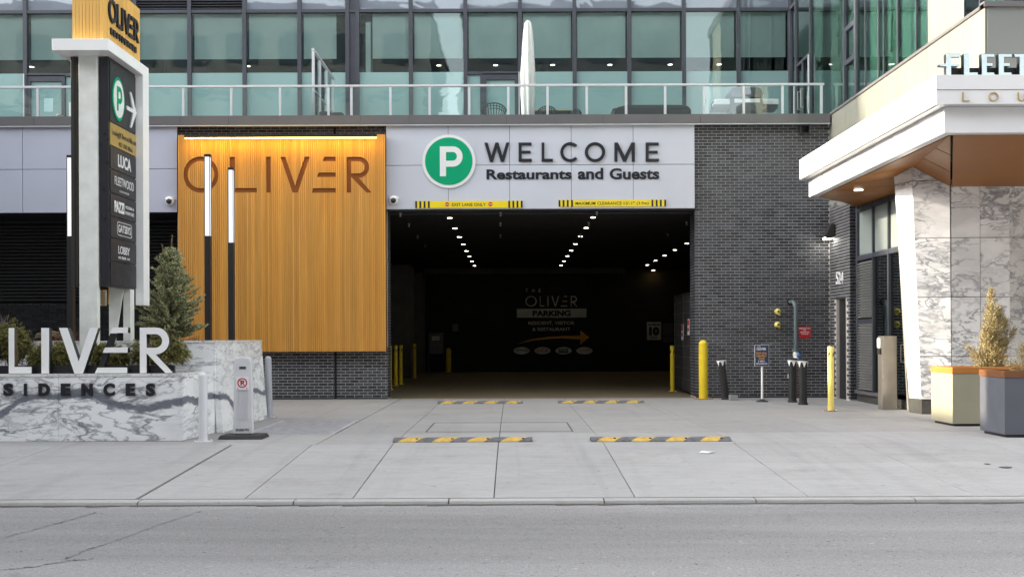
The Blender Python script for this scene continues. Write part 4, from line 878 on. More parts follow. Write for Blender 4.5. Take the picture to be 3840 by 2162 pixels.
for i, ch in enumerate('RESIDENCES'):
    Ya, Yb = sx(1102, XW), sx(1368, XW); st = (Yb-Ya)/10; w_ = st*(0.3 if ch == 'I' else 0.72)
    put('letter', text_mesh(ch, 0.06), (XW, Ya+st*i+(st-w_)/2, zr0), SIDE, w_, zr1-zr0, 0.02, M_ltr, to)
# directory slats on the +x face
XB = XSB+0.001; Yd0, Yd1 = 14.03, sbY1-0.03
def zl(py): return P(409, py, 14.02)[1]
rowsz = [(457, 541, M_gold), (545, 629, M_boardp), (635, 719, M_boardp), (723, 806, M_boardp), (810, 887, M_boardp), (891, 974, M_boardp), (979, 1069, M_boardp)]
for i, (a, b, m) in enumerate(rowsz): box('directory_slat', XB, XB+0.012, Yd0, Yd1, zl(b), zl(a), m, to, label='gold slat with leasing address' if m is M_gold else None) if m is M_gold else box('directory_slat', XB, XB+0.012, Yd0, Yd1, zl(b), zl(a), m, to)
box('directory_header', XB, XB+0.010, Yd0, Yd1, zl(452), zl(225), M_boardp, to)
XT = XB+0.0125; W_ = Yd1-Yd0
def st_(s, f0, f1, pyb, pyt, mat=M_pwhite, bold=0.01, glyphs=None): put('lettering', text_mesh(s, bold), (XT, Yd0+W_*f0, zl(pyb)), SIDE, W_*(f1-f0), zl(pyt)-zl(pyb), 0.003, mat, to)
st_('Leasing@Oliveron10th.com', .05, .95, 506, 477, M_ltr, 0.0); st_('403 700 0866', .28, .80, 533, 515, M_ltr, 0.0)
st_('LUCA', .26, .74, 612, 564, bold=0.03); st_('FLEETWOOD', .14, .84, 685, 652, bold=-0.0); st_('LOUNGE', .32, .66, 707, 700, bold=0)
st_('PAZZI', .13, .48, 788, 745, bold=0.05); st_('PIZZERIA &', .53, .84, 763, 752, bold=0.01); st_('ITALIAN CAFE', .52, .84, 786, 773, bold=0.01)
st_('GATSBYS', .26, .72, 862, 832); st_('LOBBY', .26, .68, 944, 914); st_('BAR', .40, .54, 964, 953)
for f0, f1 in ((.26, .37), (.57, .68)):
    for pz in (956, 961): box('rule', XT, XT+0.003, Yd0+W_*f0, Yd0+W_*f1, zl(pz+1), zl(pz-1), M_pwhite, to)
oy, oz = Yd0+W_*.49, (zl(874)+zl(822))/2; hw, hh = W_*.27, (zl(822)-zl(874))/2
def rr_(hw, hh, r): return [(q[0]+sx_, q[1]+sy_) for sx_, sy_, a in ((hw-r, hh-r, 0), (-hw+r, hh-r, 90), (-hw+r, -hh+r, 180), (hw-r, -hh+r, 270)) for q in arc(0, 0, r, a, a+90, 8)]
put('oval_outline', curve_mesh([rr_(hw, hh, .05), rr_(hw-.008, hh-.008, .043)]), (XT, oy-hw, oz-hh), SIDE, 2*hw, 2*hh, 0.003, M_pwhite, to)
pcy, pcz, pr_ = Yd0+W_*.27, zl(358), 0.32
pr_y = W_*.215; prz = (zl(272)-zl(438))/2; pcz = (zl(272)+zl(438))/2
put('parking_disc', curve_mesh([arc(0,0,1,0,353,47)]), (XB+0.011, pcy-pr_y, pcz-prz), SIDE, 2*pr_y, 2*prz, 0.012, M_green, to)
put('parking_disc_face', curve_mesh([arc(0,0,1,0,353,47)]), (XB+0.0235, pcy-pr_y*.86, pcz-prz*.86), SIDE, 2*pr_y*.86, 2*prz*.86, 0.004, M_pwhite, to)
put('letter', curve_mesh(glyph('P')), (XB+0.028, pcy-pr_y*.35, pcz-prz*.55), SIDE, pr_y*.85, prz*1.12, 0.004, M_green, to)
ac = pcz-0.05; ay0, ay1 = Yd0+W_*.56, Yd0+W_*.92
arr = [(0, -.07), (.62, -.07), (.33, -.62), (.47, -.62), (1, 0), (.47, .62), (.33, .62), (.62, .07), (0, .07)]
put('arrow', curve_mesh([arr]), (XB+0.011, ay0, ac-.26), SIDE, ay1-ay0, .52, 0.02, M_pwhite, to)

# vegetation
def sprig(m, p, d, L, w, r, n=5):
    d = d.normalized(); a = d.orthogonal().normalized(); b = d.cross(a)
    for i in range(n):
        t = r.random(); q = p+d*L*t*0.8; an = r.uniform(0, 6.28); s = (a*math.cos(an)+b*math.sin(an))
        tip = q+(d*0.75+s*0.9).normalized()*w*r.uniform(.7, 1.2); sd = d.cross(s)*w*0.14
        m.add([q-sd, q+sd, tip], [(0,1,2)])
def spruce(X, Y, Z, H, R, label):
    r = random.Random(3); t = thing('spruce_tree', (X, Y, Z), label, 'tree')
    MB().tube([(X, Y, Z-0.05), (X+.02, Y, Z+H*.5), (X, Y, Z+H*.97)], [.045, .028, .006], 8).build('trunk', M_trunk, t)
    core = MB(); m = MB(); br = MB()
    z = 0.06
    for lvl in range(34):
        f = lvl/33; zz = Z+H*(0.04+0.86*f); rad = R*(1-f)**0.72*(1.0 if f > .12 else .75+f*2)+0.05
        for k_ in range(int(7+9*(1-f))):
            an = r.uniform(0, 6.28); rr = rad*r.uniform(.45, 1.28); up = 0.25+0.75*f+r.uniform(-.1, .2)
            d = Vector((math.cos(an), math.sin(an), up)).normalized()
            p0 = Vector((X, Y, zz)); 
            br.add([tuple(p0), tuple(p0+Vector((0,0,.008))), tuple(p0+d*rr)], [(0,1,2)])
            nn = max(3, int(rr/0.05))
            for i in range(nn):
                q = p0+d*rr*(0.25+0.75*(i+1)/nn)
                for c in range(3):
                    dd = (d+Vector((r.uniform(-.8,.8), r.uniform(-.8,.8), r.uniform(-.25,.75)))).normalized()
                    L = r.uniform(.05, .085)
                    # chunky shoot: 5-sided spindle, then needles on it
                    a = dd.orthogonal().normalized(); b = dd.cross(a); w = 0.012
                    ring = [q+dd*L*.45+(a*math.cos(j*1.2566)+b*math.sin(j*1.2566))*w for j in range(5)]
                    m.add([q]+ring+[q+dd*L], [(0, 1+(j+1)%5, 1+j) for j in range(5)]+[(6, 1+j, 1+(j+1)%5) for j in range(5)])
                    for j in range(9):
                        s = (a*math.cos(j*.7+i)+b*math.sin(j*.7+i)); qq = q+dd*L*(.15+.08*j); tip = qq+(dd*.7+s).normalized()*.027
                        sd = dd.cross(s)*.003; m.add([qq-sd, qq+sd, tip], [(0,1,2)])
    for (dx, h) in ((0.03, H*1.08), (-0.14, H*.99)):
        base_ = Vector((X+dx*.5, Y, Z+h*.78)); tip = Vector((X+dx, Y, Z+h)); br.tube([base_, tip], [.012, .005], 6)
        for i in range(60):
            q = base_.lerp(tip, i/60); an = r.uniform(0, 6.28); m.add([q+Vector((0,0,-.003)), q+Vector((0,0,.004)), q+Vector((math.cos(an)*.022, math.sin(an)*.022, .018))], [(0,1,2)])
    br.build('branches', M_twig, t); m.build('crown', M_spr, t)
tX, tZ = P(640, 1268, 16.0)
spruce(tX, 16.0, 1.29, 1.62, 0.51, 'blue green spruce tree in the marble planter in front of the wood panel')
def shrub(X, Y, Z, rx, rz, label, seed, n=620, mat=None, name='shrub'):
    r = random.Random(seed); t = thing(name, (X, Y, Z), label, 'shrub', 'feathery shrubs behind the white letters'); m = MB(); st = MB()
    for k_ in range(9):
        an = r.uniform(0, 6.28); st.tube([(X, Y, Z), (X+math.cos(an)*rx*.5, Y+math.sin(an)*.1, Z+rz*.6)], [.008, .003], 4)
    lumps = [(r.uniform(-.6, .6)*rx, r.uniform(-.5, .5)*.22, rz*r.uniform(.45, .72), r.uniform(.28, .42)) for _ in range(9)]
    for k_ in range(n):
        lx, ly, lz, lr = r.choice(lumps); an = r.uniform(0, 6.28); el = math.asin(r.uniform(-.5, 1))
        d = Vector((math.cos(an)*math.cos(el), math.sin(an)*math.cos(el), math.sin(el)))
        p = Vector((X+lx, Y+ly, Z+lz))+Vector((d.x*rx*lr*1.35, d.y*.2*lr*2, d.z*rz*lr))*r.uniform(.45, 1)
        d = (d+Vector((0, 0, .3))).normalized(); sd = d.orthogonal().normalized(); L = r.uniform(.05, .10)
        for j in range(6):
            s = Matrix.Rotation(r.uniform(0, 6.28), 3, d) @ sd; q = p+d*L*j/6-Vector((0,0,.0015*j*j))
            tip = q+(d*.8+s*.8).normalized()*.042-Vector((0,0,.012)); w = d.cross(s)*.006; m.add([q-w, q+w, tip], [(0,1,2)])
            tip2 = q+(d+s*.3).normalized()*.03; m.add([q-w, tip2, q+w], [(0,1,2)])
    st.build('stems', M_trunk, t); m.build('foliage', mat or M_shr, t)
zs_ = zt-0.09
for i, (x0, x1, y0, lab) in enumerate(((-60, 320, 440, 'feathery green shrub behind the letter L at the left picture edge'), (335, 700, 590, 'feathery green shrub between the white letters I and V'), (890, 1290, 605, 'feathery green shrub behind the slanted white letter E'), (1310, 1875, 560, 'widest feathery green shrub behind the letter R at the right end'))):
    a, b = x0/2.683, x1/2.683; A, B, z0, z1 = rect(a, 1080+y0/2.683, b, 1390, 13.9)
    shrub((A+B)/2, 13.9, zs_, (B-A)/2*1.05, (z1-zs_)*1.15, lab, 10+i, 2000)
def plume(X, Y, Z, R, H, label, seed, n=1500, lean=0.0):
    r = random.Random(seed); t = thing('dry_shrub', (X, Y, Z), label, 'shrub', 'straw coloured shrubs in the planters'); m = MB(); st = MB()
    subs = [(0, .05, 1.28, .10), (0, -.04, 1.02, .13), (.05, .13, .98, .14), (.05, .27, .80, .12), (-.03, -.13, .70, .13), (-.1, -.31, .42, .07), (.1, .22, .52, .15), (0, .02, .6, .18), (.08, .35, .66, .06), (-.05, -.2, .3, .12)]
    for (bx, tx, h, rad) in subs:
        h *= H/1.3; by = r.uniform(-.08, .08); ty = r.uniform(-.16, .16)
        ax = lambda f: Vector((X+bx+(tx-bx)*f**1.4, Y+by+(ty-by)*f, Z+h*f))
        st.tube([ax(0), ax(.4), ax(.75)], [.008, .005, .002], 4)
        for k_ in range(int(n*rad*h*1.35)):
            f = r.random()**.8; p = ax(f); an = r.uniform(0, 6.28); rr = rad*(1-f**3)*(.5+.5*min(1, f*4))*math.sqrt(r.random())*r.uniform(.7, 1.35)
            p = p+Vector((math.cos(an)*rr, math.sin(an)*rr, r.uniform(-.02, .02))); T = (ax(min(1, f+.1))-ax(f)).normalized()
            d = (T+Vector((math.cos(an)*.55+.15, math.sin(an)*.5, r.uniform(-.1, .35)))).normalized(); L = r.uniform(.06, .15); droop = r.uniform(0, .035)
            sd = d.orthogonal().normalized()
            for j in range(8):
                s_ = Matrix.Rotation(r.uniform(0, 6.28), 3, d) @ sd; q = p+d*L*j/8-Vector((0, 0, droop*(j/8)**2)); tip = q+(d+s_*.7).normalized()*.03; w = d.cross(s_)*.0032; m.add([q-w, q+w, tip], [(0,1,2)])
    st.build('stems', M_trunk, t); m.build('foliage', M_dry, t)
def twigs(x0, x1, Y, z, h, n, label, seed):
    r = random.Random(seed); m = MB()
    for k_ in range(n):
        X = r.uniform(x0, x1); y = Y+r.uniform(-.12, .12); p = [Vector((X, y, z))]; d = Vector((r.uniform(-.9, .9), r.uniform(-.3, .3), 1)).normalized()
        for j in range(3): d = (d+Vector((r.uniform(-.6, .6), r.uniform(-.3, .3), r.uniform(-.7, .3)))).normalized(); p.append(p[-1]+d*h*r.uniform(.25, .5))
        m.tube(p, [.0035, .003, .002, .001], 4)
    m.build('dry_twigs', M_twig, label=label, cat='dead plant', group='dry twigs on the tall planter')
zt2 = tz1-0.06
twigs(P(215, 1260, 14.9)[0], P(290, 1260, 14.9)[0], 14.9, zt2, 0.20, 130, 'tangle of dry red twigs beside the left foot of the totem', 5)
twigs(P(130, 1260, 15.0)[0], P(220, 1260, 15.0)[0], 15.0, zt2, 0.12, 60, 'low sparse dry twigs behind the white letter I', 6)
twigs(P(620, 1260, 15.4)[0], P(750, 1260, 15.4)[0], 15.4, zt2, 0.13, 130, 'dry brown twigs round the foot of the spruce tree', 7)
X_, Z_ = P(190, 1250, 15.2); hp = MB()
for k_ in range(3): hp.tube([(X_-.24+.012*k_+.5*i/14, 15.2+.1*math.sin(i*.45), tz1-.02+.06+.028*k_+.05*math.sin(i*.224+.2)) for i in range(15)], .009, 6)
hp.build('coiled_hose', pm('tan_hose', (0.30, 0.22, 0.13), 0.6), label='coiled tan hoops lying on the tall planter behind the letter I', cat='hose')
r = random.Random(9); rk = MB(); X_ = P(10, 1200, 15.4)[0]
for k_ in range(34):
    p = [Vector((X_-.1+r.uniform(-.25, .12), 15.4+r.uniform(-.1, .1), zt2))]; d = Vector((r.uniform(-.2, .3), 0, 1))
    for j in range(4): d = (d+Vector((r.uniform(-.4, .5), r.uniform(-.2, .2), r.uniform(-.2, .2)))).normalized(); p.append(p[-1]+d*.12)
    rk.tube(p, [.022, .018, .012, .007, .002], 5)
rk.build('dead_shrub', pm('grey_bark', (0.16, 0.15, 0.15), 0.9, 0, 0.3, 20), label='bare grey leafless shrub at the left edge of the tall planter', cat='dead plant')

# light columns
def light_col(px0, px1, ptop, pend, Y, label):
    a, b = RX(px0, px1, 800, Y); z1 = P(px0, ptop, Y)[1]; zl_ = P(px0, pend, Y)[1]; w = b-a
    t = thing('light_column', ((a+b)/2, Y, 0), label, 'lamp post', 'square light columns by the wood panel')
    MB().box(a, b, Y, Y+w, 0, zl_).build('column', M_black, t); box('cap', a, b, Y, Y+w, z1-0.05, z1, M_black, t)
    k = 0.012
    for (x0, y0) in ((a, Y), (b-k, Y), (a, Y+w-k), (b-k, Y+w-k)): box('corner_rail', x0, x0+k, y0, y0+k, zl_, z1-0.05, M_black, t)
    box('light_tube', a+k, b-k, Y+0.006, Y+w-0.006, zl_, z1-0.0505, M_tube, t)
light_col(766, 788, 577.5, 884, 18.8, 'black light column with a long white tube in front of the carved letter O')
light_col(855, 875, 628, 909, 21.2, 'shorter looking black light column standing close to the wood panel')
light_col(250, 272, 581, 885, 19.0, 'black light column mostly hidden behind the totem sign')

# ================================================================== TERRACE
zf0, zf1 = P(1900, 465, 22.42)[1], P(1900, 431, 22.42)[1]; YQ = 22.40
tf = thing('terrace_fascia', (-3, YQ, zf0), 'long taupe metal fascia band under the terrace railing', 'fascia')
fpx = [-420, -236, -54, 128, 310, 492, 675, 857, 1039, 1169.5, 1351, 1534, 1716.6, 1899, 2081, 2263, 2445.5, 2627, 2809, 2991, 3113]
for p, q in zip(fpx, fpx[1:]): a, b = RX(p, q, 450, YQ); MB().box(a+0.003, b-0.003, YQ, YQ+0.03, zf0, zf1).build('panel', M_taupe, tf, 0.002)
XE = RX(3113, 3114, 450, YQ)[0]
box('backing', -14.2, XE-0.01, YQ+0.025, YQ+0.25, zf0-0.01, zf1-0.01, M_gapdk, tf); box('drip_edge', -14.2, XE, YQ-0.012, YQ+0.06, zf0-0.03, zf0-0.012, M_alu, tf)
ZT = zf1-0.12
box('terrace_floor', -30, 7.22, YQ+0.26, 25.85, ZT-0.35, ZT, M_court, kind='structure')
YRL = 22.70
rl_ = thing('terrace_railing', (-3, YRL, zf1), 'aluminium and clear glass railing along the terrace edge', 'railing')
za, zb_r = P(1900, 325, YRL)[1], P(1900, 318, YRL)[1]
box('top_rail', -14.4, RX(3090, 3091, 320, YRL)[0], YRL-0.03, YRL+0.03, za, zb_r+0.006, M_alu, rl_, 0.004)
ppx = [-222, -40, 142, 324, 506, 688, 868, 1051, 1232, 1318, 1464.5, 1611, 1759.5, 1906, 2053, 2200, 2347.5, 2494, 2640, 2788.4, 2934, 3079.5]
pxw = [P(p, 380, YRL)[0] for p in ppx]
for x in pxw: box('post', x-0.027, x+0.027, YRL-0.02, YRL+0.02, ZT, za-0.001, M_alu, rl_)
for a, b in zip(pxw, pxw[1:]): box('glass_pane', a+0.03, b-0.03, YRL-0.004, YRL+0.004, ZT+0.08, za-0.02, M_rail, rl_)
box('bottom_rail', -14.4, pxw[-1], YRL-0.015, YRL+0.015, ZT+0.02, ZT+0.07, M_alu, rl_)
# privacy screen across the terrace
xs_ = P(1174, 190, YRL+0.25)[0]; pv = thing('privacy_screen', (xs_, 24.2, ZT), 'tall glass privacy screen running back across the terrace', 'screen')
yy = [YRL+0.28, 23.75, 24.6, 25.5]; zz_ = P(1174, 192, yy[0])[1]
for y in yy: box('post', xs_-0.03, xs_+0.03, y-0.03, y+0.03, ZT, zz_, M_alu, pv)
for y0, y1 in zip(yy, yy[1:]): box('glass_pane', xs_-0.005, xs_+0.005, y0+0.035, y1-0.035, ZT+0.1, zz_-0.05, M_rail, pv); box('mid_rail', xs_-0.012, xs_+0.012, y0+0.03, y1-0.03, ZT+0.85, ZT+0.88, M_alu, pv)
box('top_rail', xs_-0.035, xs_+0.035, yy[0]-0.04, yy[-1]+0.04, zz_, zz_+0.05, M_alu, pv)

# window wall of the tower
YV = 25.8
def vx(p, y=150): return P(p, y, YV)[0]
def vz(p): return P(1900, p, YV)[1]
ww = thing('window_wall', (-3, YV, ZT), 'storefront height green tinted window wall with charcoal frames behind the terrace', 'window wall')
mull = [-718, -513, -308, -108, 97, 302, 507, 712, 918, 1124, 1303.6, 1341, 1540.7, 1745.3, 1949.8, 2154, 2359, 2564, 2768, 2962]
mx = [vx(p) for p in mull]; zT0, zT1 = vz(47), vz(35); zTop = 12.4; zfil = vz(270)
mw = 0.05
for x in mx: box('mullion', x-mw, x+mw, YV-0.06, YV+0.08, ZT, zTop, M_frame, ww)
doors = {3: 1, 4: 0, 13: 1}
for i, (a, b) in enumerate(zip(mx, mx[1:])):
    a += mw; b -= mw
    box('transom', a, b, YV-0.05, YV+0.06, zT0, zT1, M_frame, ww)
    if 1303 < mull[i] < 1304: box('infill_panel', a, b, YV-0.02, YV+0.03, ZT, zTop, M_frame, ww); continue
    # upper spandrel or louvre
    if mull[i] in (507, 712, 302):
        box('louvre_back', a, b, YV+0.05, YV+0.07, zT1, zTop, M_blackm, ww); z = zT1+0.03
        while z < zT1+0.9: MB().add([(a, YV-0.03, z), (b, YV-0.03, z), (b, YV+0.04, z+0.04), (a, YV+0.04, z+0.04), (a, YV-0.03, z+0.012), (b, YV-0.03, z+0.012), (b, YV+0.04, z+0.052), (a, YV+0.04, z+0.052)], [(0,3,2,1),(4,5,6,7),(0,1,5,4),(1,2,6,5),(2,3,7,6),(3,0,4,7)]).build('louvre_blade', M_frame, ww); z += 0.068
    else: box('spandrel_pane', a, b, YV, YV+0.012, zT1, zTop, M_span, ww)
    door = mull[i] in (97, 1745.3)
    zlow = zfil if door else ZT
    box('glass_pane', a, b, YV-0.006, YV, zfil if door else zfil, zT0, M_glass, ww)
    if not door:
        box('frosted_pane', a, b, YV-0.006, YV, ZT, zfil-0.002, M_frost, ww)
    box('roller_blind', a+0.03, b-0.03 if mull[i] != 1124 else b-0.26, YV+0.12, YV+0.13, vz(214), zT0+0.02, M_blind, ww) if mull[i] != 1341 else box('roller_blind', a+0.32, b-0.02, YV+0.12, YV+0.13, vz(214), zT0+0.02, M_blind, ww)
    box('ledge', a, b, YV+0.03, YV+0.06, zfil-0.01, zfil+0.01, M_frame, ww)
def tdoor(a, b, label, x_side):
    t = thing('terrace_door', ((a+b)/2, YV, ZT), label, 'door'); zd = vz(278)
    a2, b2 = a, b
    box('side_frame', a2, a2+0.09, YV-0.05, YV+0.05, ZT, zd, M_frame, t); box('side_frame', b2-0.09, b2, YV-0.05, YV+0.05, ZT, zd, M_frame, t); box('top_frame', a2+0.09, b2-0.09, YV-0.05, YV+0.05, zd-0.16, zd, M_frame, t)
    box('door_glass', a2+0.09, b2-0.09, YV-0.006, YV+0.006, ZT+0.12, zd-0.16, M_frost, t); box('bottom_rail', a2+0.09, b2-0.09, YV-0.05, YV+0.05, ZT, ZT+0.12, M_frame, t)
    for w in (0,): box('pull_bar', b2+0.01, b2+0.035, YV-0.14, YV-0.115, ZT+0.1, zd+0.02, M_alu, t) if x_side else box('pull_bar', a2-0.06, a2-0.035, YV-0.14, YV-0.115, ZT+0.1, zd+0.02, M_alu, t)
A, B = mx[4]+mw, mx[5]-mw
box('door_head', A, B, YV-0.05, YV+0.05, vz(282), zfil, M_frame, ww); tdoor(A, A+0.98, 'glazed terrace door beside the totem sign with a paper notice', 0)
box('frosted_pane', A+0.99, B, YV-0.006, YV, ZT, vz(283), M_frost, ww)
box('notice', A+0.42, A+0.66, YV-0.012, YV-0.008, ZT+1.0, ZT+1.35, pm('notice_teal', (0.45, 0.65, 0.65), 0.6), label='pale paper notice taped inside the terrace door glass', cat='notice')
box('notice', A+1.06, A+1.26, YV-0.012, YV-0.008, ZT+0.85, ZT+1.25, M_pwhite, label='white paper notice with a yellow header beside the terrace door', cat='notice')
A, B = mx[13]+mw, mx[14]-mw
box('door_head', A, B, YV-0.05, YV+0.05, vz(282), zfil, M_frame, ww); box('frosted_pane', A, A+0.33, YV-0.006, YV, ZT, vz(283), M_frost, ww); tdoor(A+0.40, B, 'glazed terrace door next to the closed white umbrella', 1); box('door_jamb', A+0.33, A+0.4, YV-0.05, YV+0.05, ZT, vz(283), M_frame, ww)
# room behind
rm = thing('upper_room', (-3, 29, ZT), 'dim room behind the window wall with a dark ceiling', 'room'); zc = 9.62
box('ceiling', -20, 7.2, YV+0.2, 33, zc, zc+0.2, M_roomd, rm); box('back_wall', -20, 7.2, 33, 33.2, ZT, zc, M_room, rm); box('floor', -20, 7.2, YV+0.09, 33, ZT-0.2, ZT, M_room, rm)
for x in (mx[11]+0.18,): box('pillar', x, x+0.13, YV+0.2, YV+0.5, ZT, zc, M_blind, rm)
for x, y0 in ((-9.4, 27.0), (-4.4, 27), (0.9, 28)): box('partition', x, x+0.15, y0, 33, ZT, zc, M_room, rm)
for px, l in ((119, 'far left window'), (672, 'window right of the totem'), (930, 'fourth window from the totem'), (1646, 'second window right of the wide frame'), (1858.5, 'window above the terrace door'), (2072.7, 'window right of the umbrella'), (2287, 'window above the wicker sofa left end'), (2513, 'window above the wicker sofa right end'), (2697, 'window above the barbecue')):
    Yd = (zc-CZ)*F/(1026.0); downlight(P(px, 243, Yd)[0], Yd, zc, 0.07, M_lampr, f'glowing round downlight seen through the {l}', 'downlights behind the terrace windows')
# tower mass above
tw = thing('apartment_tower', (-15, 40, 6), 'upper storeys of the apartment tower above the terrace windows', 'building')
box('upper_floors', -60, 7.2, YV+0.1, 60, 12.4, 25, M_taupe, tw); box('lower_floors', -60, -20.1, YV+0.05, 60, ZT, 12.4, M_taupe, tw)
box('podium', -60, -15.7, 22.7, 60, 0, ZT-0.01, M_brickr, tw); box('podium', -15.6, -4.9, 24.75, 60, 0, ZT-0.4, M_blackm, tw); box('rear_block', -4.9, 30, 42.1, 60, 0, 12.3, M_taupe, tw)
for z in (13.2, 16.5, 19.8, 22.6):
    x = -58.0
    while x < 6: box('window', x, x+2.4, YV+0.06, YV+0.1, z, z+1.9, M_oppw, tw); x += 3.0

# terrace furniture
ux = P(1980, 250, 23.6)[0]; t = thing('patio_umbrella', (ux, 23.6, ZT), 'tall closed white patio umbrella standing on the terrace', 'umbrella')
ztop = P(1980, 78, 23.6)[1]; MB().cyl((ux, 23.6, ZT), (ux, 23.6, ZT+0.4), 0.03, 0.03, 10).build('pole', M_alu, t)
m = MB(); n = 40; prof = [(0.13, ZT+0.12), (0.15, ZT+0.5), (0.165, ZT+0.9), (0.155, ZT+1.4), (0.13, ZT+2.0), (0.10, ztop-0.25), (0.075, ztop-0.06), (0.055, ztop-0.02), (0.02, ztop)]
rg = random.Random(4); k0 = 0
for r0, z in prof:
    for j in range(n):
        a = 2*math.pi*j/n; rr = r0*(1+0.13*math.sin(a*7+z*.8)+0.05*math.sin(a*13+z*5)) if z < ztop-0.05 else r0
        m.v.append((ux+rr*math.cos(a), 23.6+rr*math.sin(a), z))
for i in range(len(prof)-1):
    for j in range(n): m.f.append((i*n+j, i*n+(j+1)%n, (i+1)*n+(j+1)%n, (i+1)*n+j))
m.f.append(tuple(range((len(prof)-1)*n, len(prof)*n))); m.build('cover', M_umb, t, smooth=True)
# wicker sofa
a, b, z0, z1 = rect(2298, 393, 2592, 430, 23.6)
t = thing('wicker_sofa', ((a+b)/2, 23.7, ZT), 'long dark wicker sofa with its back to the terrace railing', 'sofa')
bk = [(a+.02, 0), (b-.02, 0), (b, .3), (b-.0, z1-ZT-.12), (b-.07, z1-ZT-.03), (b-.25, z1-ZT), (a+.35, z1-ZT+.005), (a+.12, z1-ZT-.05), (a+.02, z1-ZT-.14), (a, .3)]
MB().prism([(x, 23.70, ZT+z) for x, z in bk], [(x, 23.60, ZT+z) for x, z in bk]).build('backrest', M_wick, t, 0.02)
MB().box(a+.05, b-.05, 23.71, 24.35, ZT+.1, ZT+.36).build('seat', M_wick, t, 0.02)
for x in (a, b-.14): MB().box(x, x+.14, 23.71, 24.4, ZT+.05, ZT+.55).build('armrest', M_wick, t, 0.02)
wv = MB()
for i in range(22):
    z = ZT+.1+i*.03
    if z > z1-.07: break
    wv.box(a+.03, b-.03, 23.588, 23.5995, z, z+.014)
wv.build('weave', pm('wicker_strand', (0.06, 0.06, 0.065), 0.6), t, kind='stuff')  # weave strands in a paler grey than the wicker behind
def tub(px0, px1, pyt, Y, label, ang=0):
    a, b, z0, z1 = rect(px0, pyt, px1, 432, Y); X = (a+b)/2; r_ = (b-a)/2; h = z1-ZT
    t = thing('wicker_chair', (X, Y, ZT), label, 'chair', 'dark wicker chairs on the terrace')
    for k_ in range(13):
        an = math.radians(180+ang+k_*15); c, s_ = math.cos(an), math.sin(an); hh = h*(0.78+0.22*math.sin(math.radians(k_*15)))
        MB().tube([(X+c*r_*.75, Y+s_*r_*.75, ZT+.28), (X+c*r_, Y+s_*r_, ZT+hh)], .009, 6).build('back_slat', M_wick, t)
    for f in (0.99, 0.8, 0.6): MB().tube([(X+math.cos(math.radians(180+ang+q*9))*r_*(.75+.25*f), Y+math.sin(math.radians(180+ang+q*9))*r_*(.75+.25*f), ZT+.28+(h*(0.78+0.22*math.sin(math.radians(q*9)))-.28)*f) for q in range(21)], .014 if f > .9 else .009, 6).build('back_rail', M_wick, t)
    MB().lathe((X, Y, ZT+.24), [(r_*.72, 0), (r_*.76, .03), (r_*.72, .07)], 20).build('seat', M_wick, t)
    for q in (45, 135, 225, 315): MB().cyl((X+math.cos(math.radians(q))*r_*.6, Y+math.sin(math.radians(q))*r_*.6, ZT), (X+math.cos(math.radians(q))*r_*.5, Y+math.sin(math.radians(q))*r_*.5, ZT+.24), .014, .018, 6).build('leg', M_wick, t)
tub(1806, 1898, 397, 23.5, 'open weave wicker chair behind the glass left of the umbrella')
tub(2016, 2086, 406, 23.5, 'rounded dark chair back right of the umbrella')
tub(2140, 2180, 414, 23.9, 'small dark chair at the right end of the terrace table')
a, b, z0, z1 = rect(1994, 413, 2143, 418, 24.0); t = thing('terrace_table', ((a+b)/2, 24.0, ZT), 'low dark terrace table with a wooden edge behind the rounded chair', 'table')
box('tabletop', a, b, 24.0, 24.7, z0, z1, M_wick, t); box('edge', a, b, 23.985, 23.999, z1-.015, z1, M_gold, t); [box('leg', x, x+.05, y, y+.05, ZT, z0, M_wick, t) for x in (a+.04, b-.09) for y in (24.04, 24.6)]
a, b, z0, z1 = rect(1195, 417, 1286, 436, 23.2); t = thing('cushion_seat', ((a+b)/2, 23.2, ZT), 'dark padded low seat beside the privacy screen', 'seat')
MB().box(a, (a+b)/2-.01, 23.2, 23.8, ZT+.02, z1).build('cushion', M_wick, t, 0.04); MB().box((a+b)/2+.01, b, 23.2, 23.8, ZT+.02, z1-.02).build('cushion', M_wick, t, 0.04)
a, b, z0, z1 = rect(211, 426, 228, 441, 23.2); MB().box(a, b, 23.2, 23.4, ZT+.02, z1).build('terrace_lamp', M_steel, None, 0.03, label='tiny chrome cylinder on the terrace floor near the left door', cat='ornament')
# barbecue
YQb = 23.5; a, b, z0, z1 = rect(2738, 326, 2862, 432, YQb); t = thing('barbecue', ((a+b)/2, YQb, ZT), 'large grey gas barbecue with side shelves behind the railing', 'barbecue')
zs1, zs0 = P(2700, 370, YQb)[1], P(2700, 392, YQb)[1]; zl0 = P(2800, 366, YQb)[1]
box('cabinet', a+.02, b-.02, YQb, YQb+.55, ZT+.08, zl0-.03, M_grill, t, 0.01)
hd = [(a+.02, zl0), (b-.02, zl0), (b+.01, zl0+.12), (b-.02, z1-.05), (b-.1, z1), (a+.1, z1), (a+.02, z1-.05), (a-.01, zl0+.12)]
MB().prism([(x, YQb+.52, z) for x, z in hd], [(x, YQb+.02, z) for x, z in hd]).build('hood', pm('bbq_hood', (0.09, 0.1, 0.12), 0.15, 0.7), t, 0.02)
box('panel_strip', a+.1, b-.08, YQb-.006, YQb-.001, zl0-.12, zl0-.03, M_alu, t)
for i in range(10): box('vent_slot', a+.12+i*.055, a+.155+i*.055, YQb-.004, YQb-.0005, zl0-.42, zl0-.405, M_black, t); box('vent_slot', a+.12+i*.055, a+.155+i*.055, YQb-.004, YQb-.0005, zl0-.46, zl0-.445, M_black, t)
p0, p1 = RX(2682, 2738, 380, YQb); q0, q1 = RX(2862, 2922, 380, YQb)
